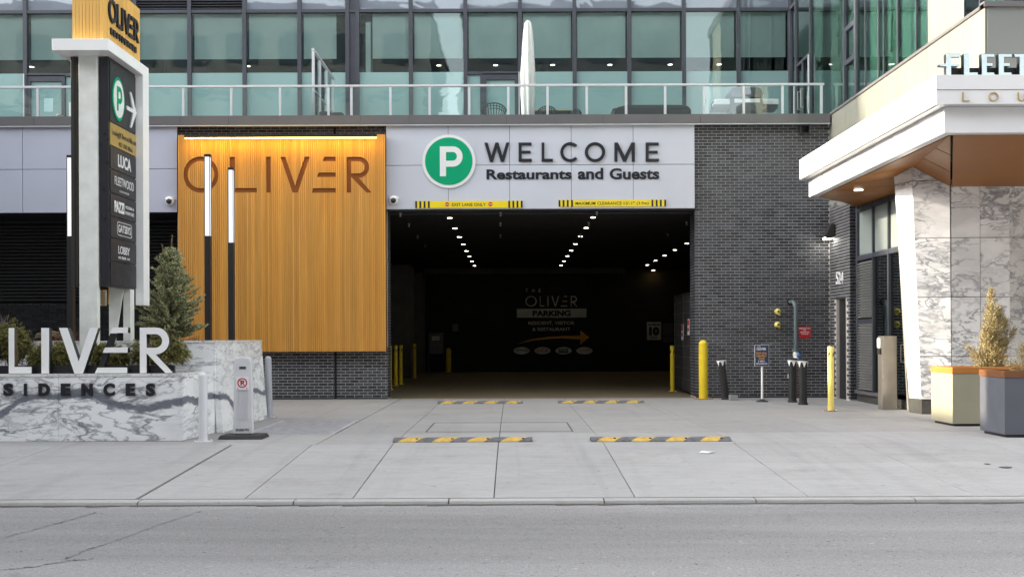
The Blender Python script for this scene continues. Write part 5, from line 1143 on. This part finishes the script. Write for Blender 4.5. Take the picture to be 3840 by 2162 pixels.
MB().box(p0, a+.01, YQb+.03, YQb+.5, zs0, zs1).build('side_shelf', M_alu, t, 0.02); MB().box(b-.01, q1, YQb+.03, YQb+.5, zs0, zs1).build('side_shelf', M_alu, t, 0.02)
box('shelf_under', p0-.05, a+.01, YQb+.05, YQb+.48, zs0-.09, zs0-.002, M_grill, t); box('shelf_under', b-.01, q1-.02, YQb+.05, YQb+.48, zs0-.09, zs0-.002, M_grill, t)
MB().tube([(p0-.02, YQb+.05, zs0+.08), (p0-.09, YQb+.05, zs0), (p0-.06, YQb+.05, zs0-.1)], .015, 8).build('hose', M_rub, t)
for x in (a+.1, b-.1): MB().cyl((x, YQb+.1, ZT+.04), (x+.03, YQb+.1, ZT+.04), .04, .04, 12).build('caster', M_rub, t)

# ================================================================== RIGHT WING
XG = 7.25; zc0 = 6.42
wg = thing('wing_window_wall', (XG, 20, zc0), 'tall green glass curtain wall of the right wing beside the terrace', 'window wall')
wm = [(2988, .035), (3043, .03), (3171, .05), (3214, .045), (3247, .012), (3296, .018), (3316, .012), (3368, .018), (3439, .012), (3482, .02), (3620, .012), (3678, .02)]
wy = [(YX(p, 250, XG), w) for p, w in wm]; wy = [(25.74, .05)]+wy
for y, w in wy: box('mullion', XG-0.05 if w > .025 else XG-.02, XG+.06, y-w, y+w, zc0-.0, 12.3, M_frame, wg)
M_cur = pm('sheer_curtain', (0.50, 0.72, 0.66), 0.9, 0, 0.12, 0.5); M_cur2 = pm('dark_curtain', (0.07, 0.11, 0.10), 0.9, 0, 0.2, 0.7)
for i, ((y1, w1_), (y0, w0_)) in enumerate(zip(wy, wy[1:])):
    a, b = y0+w0_, y1-w1_
    if i == 10: box('cream_column', XG-.015, XG+.2, a, b, zc0, 12.3, M_creamc, wg); continue
    box('glass_pane', XG-.006, XG, a, b, zc0, 12.3, M_glassw, wg)
    if i in (4, 5, 6, 7, 8): box('curtain', XG+.25, XG+.27, a-.06, b+.02, zc0, 12.3, M_cur, wg)
    elif i in (1, 2): box('curtain', XG+.3, XG+.32, a+.1, b-(.1 if i == 1 else .5), zc0, 12.3, M_blind, wg)
    elif i in (9, 11): box('curtain', XG+.3, XG+.32, a, b, zc0, 12.3, M_cur2, wg)
box('transom', XG-.05, XG+.05, wy[1][0]+.035, 25.69, zT0, zT1, M_frame, wg)
yo1, yo0 = wy[3][0]-.05, wy[4][0]+.045
for z in (7.26, 7.98): box('opening_rail', XG-.045, XG+.05, yo0, yo1, z-.05, z+.05, M_frame, wg)
box('opening_stile', XG-.04, XG-.01, yo1-.07, yo1, 7.31, 7.93, M_frame, wg); box('opening_stile', XG-.04, XG-.01, yo0, yo0+.07, 7.31, 7.93, M_frame, wg)
# wing terrace door
t = thing('terrace_door', (XG, 24.7, ZT), 'glazed door with steel pull handles in the wing wall at the terrace end', 'door'); dy0, dy1 = wy[2][0]+.03, wy[1][0]-.035
for (a, b) in ((dy0, dy0+.07), (dy1-.07, dy1), ((dy0+dy1)/2-.04, (dy0+dy1)/2+.04)): box('stile', XG-.05, XG-.012, a, b, ZT, 8.17, M_frame, t)
box('head', XG-.05, XG-.012, dy0, dy1, 8.17, 8.24, M_frame, t)
for y in ((dy0+dy1)/2-.13, (dy0+dy1)/2+.13): MB().tube([(XG-.06, y, ZT+.75), (XG-.12, y, ZT+.75), (XG-.12, y, ZT+1.2), (XG-.06, y, ZT+1.2)], .012, 8).build('pull_handle', M_steel, t)
box('edge_bar', XG-.09, XG-.06, dy0-.05, dy0-.02, ZT, 8.17, M_alu, t); box('edge_bar', XG-.09, XG-.06, dy1+.02, dy1+.05, ZT, 7.8, M_alu, t)
# lower cream panels and coping
YN = YX(3700, 5, XG)
wl_ = thing('wing_parapet', (XG, 19, 4.2), 'cream glossy panel wall of the right wing below a sloping looking grey coping', 'wall panel')
pj = [3113, 3174, 3217, 3251, 3296, 3317, 3369, 3440, 3485, 3567, 3620, 3709]; py_ = [YX(p, 300, XG) for p in pj]; py_[0] = 22.66; py_[-1] = YN
for y1, y0 in zip(py_, py_[1:]): box('panel', XG-.03, XG-.005, y0+.004, y1-.004, 4.25, zc0-.05, M_cream, wl_)
box('backing', XG-.008, XG+.1, YN+.01, 22.66, 4.26, zc0-.02, M_gapdk, wl_); box('coping', XG-.06, XG+.12, YN-.03, 22.62, zc0-.05, zc0+.0, M_taupe, wl_)
box('corner_trim', XG-.045, XG-.006, 22.665, 22.70, 4.2, zc0, M_frame, wl_)
box('front_panel', XG+.005, 14, YN-.004, YN+.02, 4.25, zc0-.05, M_creamsh, wl_); box('front_coping', XG-.06, 14, YN-.05, YN+.1, zc0-.05, zc0+.03, M_taupe, wl_)
box('front_glass', XG+.05, 14, YN+.3, YN+.31, zc0+.03, 12.3, M_glassw, wl_)
wi = thing('wing_interior', (10, 20, ZT), 'dim rooms behind the green glass of the right wing', 'room')
box('floor', XG+.13, 14, YN+.3, 42, 6.1, 6.3, M_room, wi); box('ceiling', XG+.07, 14, YN+.3, 42, 10.6, 10.8, M_room, wi); box('back_wall', 10.2, 10.4, YN+.4, 42, 6.3, 12.3, M_room, wi); box('roof', XG-.06, 14, YN, 42, 12.3, 12.6, M_taupe, wi); box('side_wall', 14, 14.3, 13.9, 42, 0, 12.6, M_creamsh, wi); box('rear_partition', 7.6, 14, 22.9, 23.1, 0, 6.0, M_room, wi)
for (px, py, l) in ((3160, 240, 'just left of the opening window'), (3342, 235, 'right of the opening window')):
    yy_ = 7.9*F/(px-1920+4); downlight(7.9 if px > 3200 else 8.3, yy_ if px > 3200 else 8.3*F/1244, 7.6 if px > 3200 else 8.15, .1, M_lampr, f'glowing ceiling downlight in the wing window {l}', 'downlights in the wing windows')

# ================================================================== CANOPY
cp = thing('entrance_canopy', (8.5, 17, 4.2), 'white stepped canopy with folded wood soffit over the lounge entrance', 'canopy')
cu = 5.87; cl_ = 6.06; yb0, yb1 = 13.75, 20.3
def cslab(x, y0, y1, z0, z1, nm, mat=M_canopy, n=1, back=None):
    ys = [y0+(y1-y0)*i/n for i in range(n+1)]
    for a, b in zip(ys, ys[1:]): box(nm, x, x+.04, a+(.0 if a == y0 else .008), b-(.0 if b == y1 else .008), z0, z1, mat, cp)
cslab(cu, yb0, yb1, 4.77, 4.97, 'upper_fascia', n=5); cslab(cu+.012, yb0+.012, yb1, 4.57, 4.765, 'upper_fascia', n=5)
def cfront(y, x0, z0, z1, nm, n=3):
    xs = [x0+(14-x0)*i/n for i in range(n+1)]
    for a, b in zip(xs, xs[1:]): box(nm, a+(.04 if a == x0 else .0025), b-.0025, y, y+.04, z0, z1, M_canopy, cp)
cfront(yb0, cu, 4.77, 4.97, 'upper_fascia'); cfront(yb0+.012, cu+.012, 4.57, 4.765, 'upper_fascia')
cslab(cl_, 13.93, 20.3, 4.21, 4.565, 'lower_fascia', n=7); cfront(13.93, cl_, 4.21, 4.565, 'lower_fascia', 3)
MB().prism([(cu+.02, yb0+.02, 4.93), (14, yb0+.02, 4.93), (14, YN-.06, 4.93), (XG-.04, YN-.06, 4.93), (XG-.04, 21.6, 4.93), (cu+.02, yb1-.02, 4.93)], [(cu+.02, yb0+.02, 4.96), (14, yb0+.02, 4.96), (14, YN-.06, 4.96), (XG-.04, YN-.06, 4.96), (XG-.04, 21.6, 4.96), (cu+.02, yb1-.02, 4.96)]).build('roof_deck', M_canopy, cp)
MB().prism([(cu+.02, yb0+.06, 4.57), (14, yb0+.06, 4.57), (14, 15, 4.57), (cl_+.05, 15, 4.57), (cl_+.05, yb1, 4.57), (cu+.02, yb1, 4.57)], [(cu+.02, yb0+.06, 4.58), (14, yb0+.06, 4.58), (14, 15, 4.58), (cl_+.05, 15, 4.58), (cl_+.05, yb1, 4.58), (cu+.02, yb1, 4.58)]).build('drip_soffit', M_alu, cp)
# end faces (rear diagonal)
MB().prism([(cu, yb1, 4.57), (cu+.03, yb1-.01, 4.57), (XG-.04, 21.57, 4.57), (XG-.06, 21.6, 4.57)], [(cu, yb1, 4.97), (cu+.03, yb1-.01, 4.97), (XG-.04, 21.57, 4.97), (XG-.06, 21.6, 4.97)]).build('end_fascia', M_canopy, cp)
MB().prism([(cl_, 20.3, 4.21), (cl_+.03, 20.29, 4.21), (7.19, 21.17, 4.21), (7.18, 21.2, 4.21)], [(cl_, 20.3, 4.565), (cl_+.03, 20.29, 4.565), (7.19, 21.17, 4.565), (7.18, 21.2, 4.565)]).build('end_fascia', M_canopy, cp)
S0, S1, S2 = Vector((6.22, 14.1, 4.205)), Vector((6.24, 20.2, 4.205)), Vector((7.20, 21.1, 4.19))
R1 = Vector((7.67, 17.4, 3.98)); R2 = Vector((7.36, 19.0, 4.03)); R3 = Vector((7.36, 21.2, 4.12))
E0, E1 = Vector((14, 14.1, 4.205)), Vector((14, 17.4, 3.98))
MB().add([(cl_+.04, 13.97, 4.212), (14, 13.97, 4.212), (14, 14.12, 4.212), (6.2, 14.12, 4.212), (6.22, 20.22, 4.212), (cl_+.04, 20.22, 4.212)], [(0,3,2,1), (0,5,4,3)]).build('soffit_border', M_alu, cp)
def fold(pts, splits, nm='soffit_panel'):
    """triangle or quad strip divided into panels between two polylines"""
    A, B = pts[0], pts[1]
    for i in range(splits):
        f0, f1 = i/splits, (i+1)/splits; g = .02
        def at(L, f):
            n = len(L)-1; k = min(int(f*n), n-1); return L[k].lerp(L[k+1], f*n-k)
        q = [at(A, f0+g/4), at(A, f1-g/4), at(B, f1-g/4), at(B, f0+g/4)]; u = Vector((0,0,.02))
        MB().add([p for p in q]+[p+u for p in q], [(0,1,2,3), (7,6,5,4), (0,4,5,1), (1,5,6,2), (2,6,7,3), (3,7,4,0)]).build(nm, M_soff, cp)
MQ, Q1, Q2 = Vector((6.23, 17.6, 4.205)), Vector((7.05, 17.5, 4.34)), Vector((7.36, 19.0, 4.10))
fold([[S0, MQ], [S0.lerp(Q1, .02), Q1]], 2)
fold([[S0.lerp(Q1, .01), Q1], [S0.lerp(R1, .01), R1]], 3)
fold([[MQ, S1], [Q1, Q2]], 3)
fold([[S1, S2], [Q2, R3]], 3)
MB().add([p+Vector((0,0,.003)) for p in (Q1, Q2, Vector((8.4, 19.0, 4.1)), Vector((8.4, 17.4, 3.98)), R1)], [(0,4,3), (0,3,2), (0,2,1)]).build('soffit_panel', M_soff, cp)
fold([[S0, E0], [R1, E1]], 4)
dl = Vector((6.66, 19.1, 4.19)); disc('recessed_light', dl-Vector((0,0,.02)), .085, .012, emi('canopy_light', (1, .95, .85), 0.9), cp, TOP, 24)
# sign letters on the canopy
fl = thing('fleetwood_sign', (6.8, yb0, 4.97), 'row of white faced art deco FLEETWOOD letters on top of the canopy', 'lettering'); YFl = 13.80
cr4 = lambda x, y: (2880+x/2.683, y/2.683)
M_bulb = pm('lit_letter_face', (0.60, 0.72, 0.74), 0.35, 0, 0.12, 60, emit=(0.7, 0.9, 0.95), es=0.04)
def fletter(ch, x0, x1, y0=542, y1=760):
    (a, b), (c, d) = cr4(x0, y0), cr4(x1, y1); A, B, z0, z1 = rect(a, b, c, d, YFl)
    put('letter_return', curve_mesh(glyph(ch)), (A, YFl+.08, z0), FAC, B-A, z1-z0, .08, M_black, fl)
    put('letter', curve_mesh(glyph(ch)), (A+.006, YFl-.001, z0+.006), FAC, B-A-.012, z1-z0-.012, .004, M_bulb, fl)
fletter('F', 1722, 1942); fletter('L2', 1967, 2113); fletter('E2', 2147, 2283); fletter('E2', 2317, 2457); fletter('T2', 2472, 2640)
for ch, p0, p1 in (('W', 3872, 3945), ('O', 3955, 4010), ('O', 4022, 4077), ('D', 4090, 4142)):
    ptext(ch, p0, 202, p1, 283, YFl+.08, .08, M_black, fl, .05, 'letter_return'); ptext(ch, p0+1.5, 203.5, p1-1.5, 281.5, YFl-.001, .004, M_bulb, fl, .05, 'letter')
A, B, z0, z1 = rect(cr4(1775, 0)[0], cr4(0, 690)[1], 4145, cr4(0, 765)[1], 13.93); box('rail', A, B, 13.89, 13.93, 4.972, z1, M_black, fl)
ln = thing('lounge_lettering', (7.0, yb0, 4.6), 'thin gold letters reading LOUNGE on the canopy edge', 'lettering')
for ch, x0, x1 in (('L', 1960, 2033), ('O', 2223, 2322), ('U', 2518, 2592)):
    (a, b), (c, d) = cr4(x0, 928), cr4(x1, 1018); A, B, z0, z1 = rect(a, b, c, d, 13.74)
    if ch == 'U': me = curve_mesh([[(0, 1), (0, .45)]+arc(.4, .4, .4, 180, 360, 16)+[(.8, 1), (.7, 1), (.7, .4)]+arc(.4, .4, .3, 360, 180, 16)[1:]+[(.1, 1)]])
    else: me = curve_mesh(glyph(ch, .085))
    put('letter', me, (A, yb0+.010, z0), FAC, B-A, z1-z0, .015, M_gold, ln)

for ch, p0, p1 in (('N', 3920, 3950), ('G', 4018, 4055), ('E', 4122, 4148)): ptext(ch, p0, 346, p1, 379.5, yb0+.010, .015, M_gold, ln, 0, 'letter')
# ================================================================== MARBLE COLUMN
mc = thing('marble_column', (7.8, 17.7, 0), 'white and grey marble clad tapering column carrying the canopy', 'column')
B_ = [(7.16, 17.95), (7.20, 17.52), (7.68, 17.40)]; T_ = [(6.89, 17.95), (7.045, 17.52), (7.66, 17.40)]
ZB, ZTc = 0.26, 4.36
zjs = [ZB, P(3500, 1335, 17.45)[1], P(3500, 1113.5, 17.45)[1], P(3500, 892, 17.45)[1], P(3500, 676, 17.45)[1], ZTc]
def lp(a, b, z): f = (z-ZB)/(ZTc-ZB); return (a[0]+(b[0]-a[0])*f, a[1]+(b[1]-a[1])*f)
for z0, z1 in zip(zjs, zjs[1:]):
    z0 += .006; z1 -= .006
    for i in range(2):
        p0, p1, q0, q1 = lp(B_[i], T_[i], z0), lp(B_[i+1], T_[i+1], z0), lp(B_[i], T_[i], z1), lp(B_[i+1], T_[i+1], z1)
        sx_ = .03; MB().prism([(p0[0], p0[1], z0), (p1[0]-.003, p1[1], z0), (p1[0]+.0, p1[1]+.05, z0), (p0[0]+.04, p0[1]+.03, z0)], [(q0[0], q0[1], z1), (q1[0]-.003, q1[1], z1), (q1[0]+.0, q1[1]+.05, z1), (q0[0]+.04, q0[1]+.03, z1)]).build('marble_slab', M_marb2, mc)
for z0, z1 in zip(zjs, zjs[1:]):
    xs = [7.683, 8.19, 8.71]
    for a, b in zip(xs, xs[1:]): box('marble_slab', a+.005, b-.005, 17.40, 17.44, z0+.006, min(z1-.006, 3.99), M_marb2, mc)
    MB().prism([(8.712, 17.41, z0+.003), (9.9, 17.9, z0+.003), (9.9, 17.95, z0+.003), (8.712, 17.46, z0+.003)], [(8.712, 17.41, z1-.003), (9.9, 17.9, z1-.003), (9.9, 17.95, z1-.003), (8.712, 17.46, z1-.003)]).build('marble_slab', M_marb2, mc)
core = [(7.22, 17.99), (7.24, 17.57), (7.69, 17.45), (8.7, 17.48), (9.9, 17.97)]; coreT = [(6.96, 17.99), (7.09, 17.57), (7.69, 17.45), (8.7, 17.48), (9.9, 17.97)]
MB().prism([(x, y, 0) for x, y in core]+[(9.9, 18.6, 0), (7.3, 18.4, 0)], [(x, y, 3.95) for x, y in coreT]+[(9.9, 18.6, 3.95), (7.1, 18.4, 3.95)]).build('core', pm('grout_grey', (0.20, 0.19, 0.17), 0.9), mc)
bs = [(7.17, 17.97), (7.21, 17.53), (7.69, 17.41), (8.71, 17.41), (9.9, 17.92)]
MB().prism([(x, y, 0) for x, y in bs]+[(9.9, 18.2, 0), (7.25, 18.2, 0)], [(x, y, ZB-.002) for x, y in bs]+[(9.9, 18.2, ZB-.002), (7.25, 18.2, ZB-.002)]).build('stone_base', M_stone, mc)

# ================================================================== STOREFRONT under the canopy
XS = 7.37; M_louv = pm('storefront_louvre', (0.17, 0.17, 0.165), 0.5)
sf = thing('storefront', (XS, 19.6, 0), 'dark framed glazed storefront with a louvred panel under the canopy', 'window wall')
m1, m2 = YX(3280, 1100, XS), YX(3339, 1100, XS); yA, yB = 21.18, 18.0; zt_ = ZX(3225, 968, XS); 
for y, w in ((yA-.04, .05), (m1, .028), (m2, .032), (yB+.3, .03)): box('mullion', XS-.05, XS+.05, y-w, y+w, .22, 4.12, M_frame, sf)
for y1, y0 in ((yA-.09, m1+.028), (m1-.028, m2+.032), (m2-.032, yB+.33)):
    box('transom', XS-.045, XS+.045, y0, y1, zt_-.05, zt_+.05, M_frame, sf); box('glass_pane', XS, XS+.008, y0, y1, zt_+.05, 4.1, M_storeu, sf); box('head', XS-.045, XS+.045, y0, y1, 4.0, 4.1, M_frame, sf)
    if y1 < 21: box('glass_pane', XS, XS+.008, y0, y1, .26, zt_-.05, M_store, sf)
box('sill', XS-.09, XS+.06, m2-.2, yA, .17, .24, M_taupe, sf); box('sill_base', XS-.02, XS+.06, yB, yA, 0, .17, M_stone, sf)
box('louvre_back', XS+.03, XS+.04, m1+.028, yA-.09, .24, zt_-.05, M_blackm, sf)
z = .27
while z < zt_-.1:
    if not (1.62 < z < 1.72):
        MB().add([(XS-.055, m1+.03, z), (XS-.055, yA-.1, z), (XS+.02, yA-.1, z+.05), (XS+.02, m1+.03, z+.05), (XS-.055, m1+.03, z+.012), (XS-.055, yA-.1, z+.012), (XS+.02, yA-.1, z+.062), (XS+.02, m1+.03, z+.062)], [(0,1,2,3),(7,6,5,4),(0,4,5,1),(1,5,6,2),(2,6,7,3),(3,7,4,0)]).build('louvre_blade', M_louv, sf)
    else: pass
    z += .0555
box('louvre_divider', XS-.04, XS+.02, m1+.03, yA-.1, 1.63, 1.73, M_frame, sf)
for x in (9.92, 11.3, 12.7, 13.95): box('mullion', x, x+.06, 18.3, 18.4, 0, 4.0, M_frame, sf)
for x in (9.985, 11.365, 12.765): box('glass_pane', x, x+1.18 if x > 12 else x+1.31, 18.34, 18.35, .1, 4.0, M_store, sf)
box('interior_back', 9.3, 9.35, 18.7, 22.5, 0, 4.1, M_room, sf); box('interior_floor', XS+.07, 9.3, 18.0, 22.5, -.02, .02, M_room, sf)
t = thing('pull_handle', (XS-.08, 18.9, 1.0), 'long D shaped steel pull handle on the glass door by the column', 'handle'); hy = YX(3378, 1320, XS-.1); z0, z1 = P(3380, 1356, hy)[1], P(3380, 1292, hy)[1]
MB().tube([(XS, hy-.05, z0), (XS-.1, hy, z0), (XS-.1, hy, z1), (XS, hy-.05, z1)], .012, 8).build('bar', M_steel, t)
# intercom pedestal
Yp = 18.6; a, b, z0, z1 = rect(3308, 1259, 3364, 1534, Yp); t = thing('intercom_pedestal', ((a+b)/2, Yp, 0), 'brushed steel intercom pedestal standing in front of the glass door', 'pedestal')
MB().box(a, b, Yp, Yp+.22, 0, z1).build('housing', M_steel, t, .006); box('side_plate', a-.03, a-.002, Yp+.02, Yp+.18, z1-.22, z1-.04, M_alu, t); box('keypad', a-.035, a-.002, Yp+.03, Yp+.16, z1-.34, z1-.24, M_black, t)
for x in (a+.02, b-.02):
    for z in (.05, .33, .62, .9, z1-.06): MB().cyl((x, Yp, z), (x, Yp-.003, z), .005, .005, 6).build('rivet', M_galv, t)

# ================================================================== FITTINGS ON THE BRICK WALL
X, Z = P(3013, 488, YF)
t = thing('vent_hood', (X, YF, Z-.11), 'square steel vent hood near the top of the brick wall', 'vent')
h_ = .105; MB().box(X-h_, X+h_, YF-.16, YF-.001, Z+h_-.01, Z+h_).box(X-h_, X-h_+.01, YF-.16, YF-.001, Z-h_, Z+h_-.01).box(X+h_-.01, X+h_, YF-.16, YF-.001, Z-h_, Z+h_-.01).box(X-h_+.01, X+h_-.01, YF-.16, YF-.001, Z-h_, Z-h_+.01).build('duct', M_grill, t); box('opening', X-h_+.01, X+h_-.01, YF-.03, YF-.02, Z-h_+.01, Z+h_-.01, M_blackm, t)
for py, l in ((1168, 'upper'), (1216.5, 'lower')):
    X, Z = P(2914, py, YF); t = thing('pipe_outlet', (X, YF, Z), f'{l} of the two round yellow pipe outlets on the brick wall', 'pipe', 'yellow pipe outlets')
    MB().lathe((X, YF, Z), [(.03, 0), (.068, -.01), (.07, -.05), (.055, -.09), (.03, -.11)], 20, 'Y').build('cap', M_yelp, t, smooth=True); MB().cyl((X, YF-.11, Z-.0), (X-.0, YF-.125, Z-.0), .026, .022, 10).build('plug', M_stone, t)
    MB().cyl((X+.02, YF-.06, Z-.05), (X+.03, YF-.1, Z-.07), .03, .028, 12).build('spout', M_yelp, t)
# pipe
Xp, zt3 = P(2981, 1135, 22.4); t = thing('standpipe', (Xp, 22.35, 0), 'grey green pipe with elbow, valve and blue wheel on the brick wall', 'pipe')
pts = [(Xp-.05, YF+.03, zt3+.03), (Xp-.05, YF-.1, zt3+.03), (Xp-.035, YF-.2, zt3+.01), (Xp-.01, YF-.25, zt3-.05), (Xp, YF-.26, zt3-.14), (Xp, YF-.26, P(2981, 1308, 22.34)[1])]
MB().tube(pts, .044, 16).build('pipe', M_pipe, t, smooth=True); disc('wall_hole', (Xp-.05, YF+.0, zt3+.03), .075, .004, M_blackm, t)
zv = P(2981, 1312, 22.34)[1]; yv = YF-.26
MB().cyl((Xp, yv, zv), (Xp, yv, zv+.025), .09, .09, 20).build('flange', M_pipe, t); MB().cyl((Xp, yv, zv-.03), (Xp, yv, zv-.002), .085, .085, 20).build('flange', M_pipe, t)
MB().lathe((Xp, yv, zv-.22), [(.05, 0), (.075, .03), (.06, .07), (.075, .12), (.06, .16), (.05, .19)], 18).build('valve_body', M_galv, t, smooth=True)
MB().lathe((Xp+.05, yv-.07, zv-.12), [(.05, 0), (.055, -.02), (.03, -.05)], 16, 'Y').build('blue_wheel', M_blue, t); MB().cyl((Xp+.1, yv-.03, zv-.24), (Xp+.1, yv-.07, zv-.24), .03, .03, 10).build('red_tap', M_red, t)
MB().cyl((Xp, yv, 0.0), (Xp, yv, zv-.22), .04, .04, 14).build('lower_pipe', pm('rusty_pipe', (0.16, 0.09, 0.05), 0.7, 0, .3, 14), t)
A, B, z0, z1 = rect(2995.5, 1224, 3039, 1266, YF); t = thing('shutoff_sign', ((A+B)/2, YF, z0), 'square red MAIN SHUT OFF sign on the brick right of the pipe', 'sign'); box('plate', A, B, YF-.008, YF-.002, z0, z1, M_red, t)
for s, x0, x1, y0, y1 in (('MAIN SHUT OFF', 2997.5, 3037, 1228, 1233), ('FOR', 3012, 3022.5, 1235, 1239.5), ('538 AND 524', 3001, 3034.5, 1242, 1247), ('10 AVE SW', 3005, 3031, 1249, 1254)): ptext(s, x0, y0, x1, y1, YF-.0085, .002, M_pwhite, t, .02)
# wall lamp on the return
yl_ = YX(3128, 880, XR1); zl2 = P(3130, 875, yl_)[1]; t = thing('wall_lamp', (XR1, yl_, zl2), 'bronze wedge shaped wall lamp shining on the brick return', 'light')
pf = [(-.02, .20), (-.09, .21), (-.24, -.07), (-.21, -.13), (-.02, -.10)]
MB().prism([(XR1+x, yl_-.11, zl2+z) for x, z in pf], [(XR1+x, yl_+.11, zl2+z) for x, z in pf]).build('housing', pm('bronze', (0.05, 0.042, 0.036), 0.4, 0.4), t, .008)
MB().add([(XR1-.23, yl_-.1, zl2-.085), (XR1-.215, yl_-.1, zl2-.137), (XR1-.215, yl_+.1, zl2-.137), (XR1-.23, yl_+.1, zl2-.085), (XR1-.03, yl_-.1, zl2-.112), (XR1-.03, yl_+.1, zl2-.112)], [(1,4,5,2), (0,1,2,3)]).build('lens', emi('wall_lamp_lens', (1, .97, .86), 7), t)
# 524
t = thing('house_number', (XR1, 21.8, 2.6), 'white raised street number 524 on the dark brick return', 'number')
for ch, x0, x1 in (('5', 3137, 3145), ('2', 3146, 3153.5), ('4', 3154.5, 3163)):
    Xn = XR1-.003; ya, yb2 = YX(x0, 1043, Xn), YX(x1, 1043, Xn); z1, z0 = P(3150, 1020, (ya+yb2)/2)[1], P(3150, 1065, (ya+yb2)/2)[1]
    put('numeral', text_mesh(ch, .0), (Xn, ya, z0), RET, ya-yb2, z1-z0, .02, M_pwhite, t)
# pick up sign
Yk = 21.1; X = P(2858, 1505, Yk)[0]; t = thing('pickup_sign', (X, Yk, 0), 'navy OLIVER pick up and delivery zone sign on a thin white post', 'sign')
MB().lathe((X, Yk, 0), [(.13, 0), (.12, .02), (.05, .04), (.03, .06)], 18).build('foot', M_rub, t); MB().cyl((X, Yk, .05), (X-.0, Yk, .80), .026, .022, 12).build('post', M_white, t)
A, B, z0, z1 = rect(2829.5, 1291.5, 2883.5, 1373, Yk-.03); box('plate', A, B, Yk-.04, Yk-.028, z0, z1, M_pwhite, t, .003); box('face', A+.008, B-.008, Yk-.043, Yk-.0405, z0+.008, z1-.008, M_navy, t)
for s, x0, x1, y0, y1, m in (('THE', 2838, 2852, 1297, 1300, M_pwhite), ('OLIVER', 2837, 2873, 1303, 1312, M_pwhite), ('PICK UP &', 2836, 2875, 1320, 1327, M_porg), ('DELIVERY', 2837, 2875, 1330.5, 1337, M_porg), ('ZONE', 2845, 2867, 1340, 1346.5, M_porg), ('5 MIN.', 2843, 2869, 1350, 1356.5, M_pwhite), ('MAXIMUM', 2835.5, 2877, 1359.5, 1366, M_pwhite)):
    ptext(s, x0, y0, x1, y1, Yk-.0435, .002, m, t, .03)
A, B, z0, z1 = rect(2738, 1488, 2768, 1507, 21.6); MB().box(A, B, 21.6, 21.75, 0, z1-z0).build('junction_box', pm('junction_grey', (0.30, 0.31, 0.29), .5, 0, .1, 6), None, .005, label='small grey metal junction box on the ground by the leaning black post', cat='box')
A, B, z0, z1 = rect(2953, 1401, 2958, 1417, YF); MB().box(A, B, YF-.03, YF-.002, z0, z1).build('hose_bib', M_galv, None, .003, label='small pale socket plate low on the brick left of the twin posts', cat='socket')

# ================================================================== PLANTERS ON THE RIGHT
def planter(x0, x1, y0, y1, body, rim, label, sx_=0):
    t = thing('square_planter', ((x0+x1)/2, (y0+y1)/2, 0), label, 'planter', 'tall metal planters with wooden rims'); h = .895; rz = .80
    w = .012; MB().box(x0+.01, x1-.01, y0+.01, y0+.01+w, .04, rz).box(x0+.01, x1-.01, y1-.01-w, y1-.01, .04, rz).box(x0+.01, x0+.01+w, y0+.023, y1-.023, .04, rz).box(x1-.01-w, x1-.01, y0+.023, y1-.023, .04, rz).build('body', body, t)
    box('plinth', x0+.05, x1-.05, y0+.05, y1-.05, 0, .04, M_black, t)
    rw = .09
    box('rim_board', x0, x1, y0, y0+rw, rz+.002, h, rim, t, .004); box('rim_board', x0, x1, y1-rw, y1, rz+.002, h, rim, t, .004); box('rim_board', x0, x0+rw, y0+rw+.002, y1-rw-.002, rz+.002, h, rim, t, .004); box('rim_board', x1-rw, x1, y0+rw+.002, y1-rw-.002, rz+.002, h, rim, t, .004)
    box('soil', x0+.025, x1-.025, y0+.025, y1-.025, .5, rz, M_dirt, t)
planter(6.67, 8.15, 15.09, 15.88, M_khaki, M_rim1, 'khaki planter with an orange wood rim holding the straw coloured shrub')
planter(6.61, 8.05, 13.37, 14.10, M_plgrey, M_rim2, 'dark grey planter with a brown wood rim nearest the street')
plume(P(3712, 1370, 15.45)[0], 15.45, .78, .30, 1.30, 'straw coloured feathery shrub standing in the khaki planter', 21, 3400, .07)
plume(P(3870, 1390, 13.75)[0], 13.75, .78, .22, .8, 'drying shrub in the grey planter cut by the picture edge', 22, 2200, 0)

# ================================================================== BUILDINGS ACROSS THE STREET (seen in the glass), AND AN UNSEEN ONE ADDED AT LEFT TO SHADE THE FORECOURT
def block(x0, x1, y0, y1, h, label, wall, side=1, fl=3.4, ww_=1.9):
    t = thing('street_building', ((x0+x1)/2, (y0+y1)/2, -.1), label, 'building')
    box('walls', x0, x1, y0, y1, -.6, h, wall, t); box('parapet', x0-.1, x1+.1, y0-.1, y1+.1, h+.002, h+.5, M_taupe, t)
    z = 1.2; n = 0
    while z+1.9 < h and n < 150:
        x = x0+1
        while x+ww_ < x1:
            box('window', x, x+ww_, y1, y1+.05, z, z+1.9, M_oppw, t); x += ww_+1.3; n += 1
        z += fl
block(-44, -4.9, -24, -9.3, 21.4, 'stone apartment block across the street mirrored in the left windows', M_opp)
block(-2.9, 10.5, -24, -9.3, 21.2, 'dark office block across the street mirrored in the middle windows', M_opp2)
block(16, 48, -24, -9.3, 17, 'large stone block across the street to the right', M_opp)
t = thing('street_building', (-24, 8, 0), 'unseen low building added left of the forecourt to shade the driveway', 'building')  # added off-frame sun blocker, its height set to leave the canopy lit
box('walls', -40, -15.2, -5.0+1, 22.5, -.6, 8.1, M_opp, t); box('parapet', -40, -15.15, -4.0, 22.5, 8.102, 8.4, M_taupe, t)
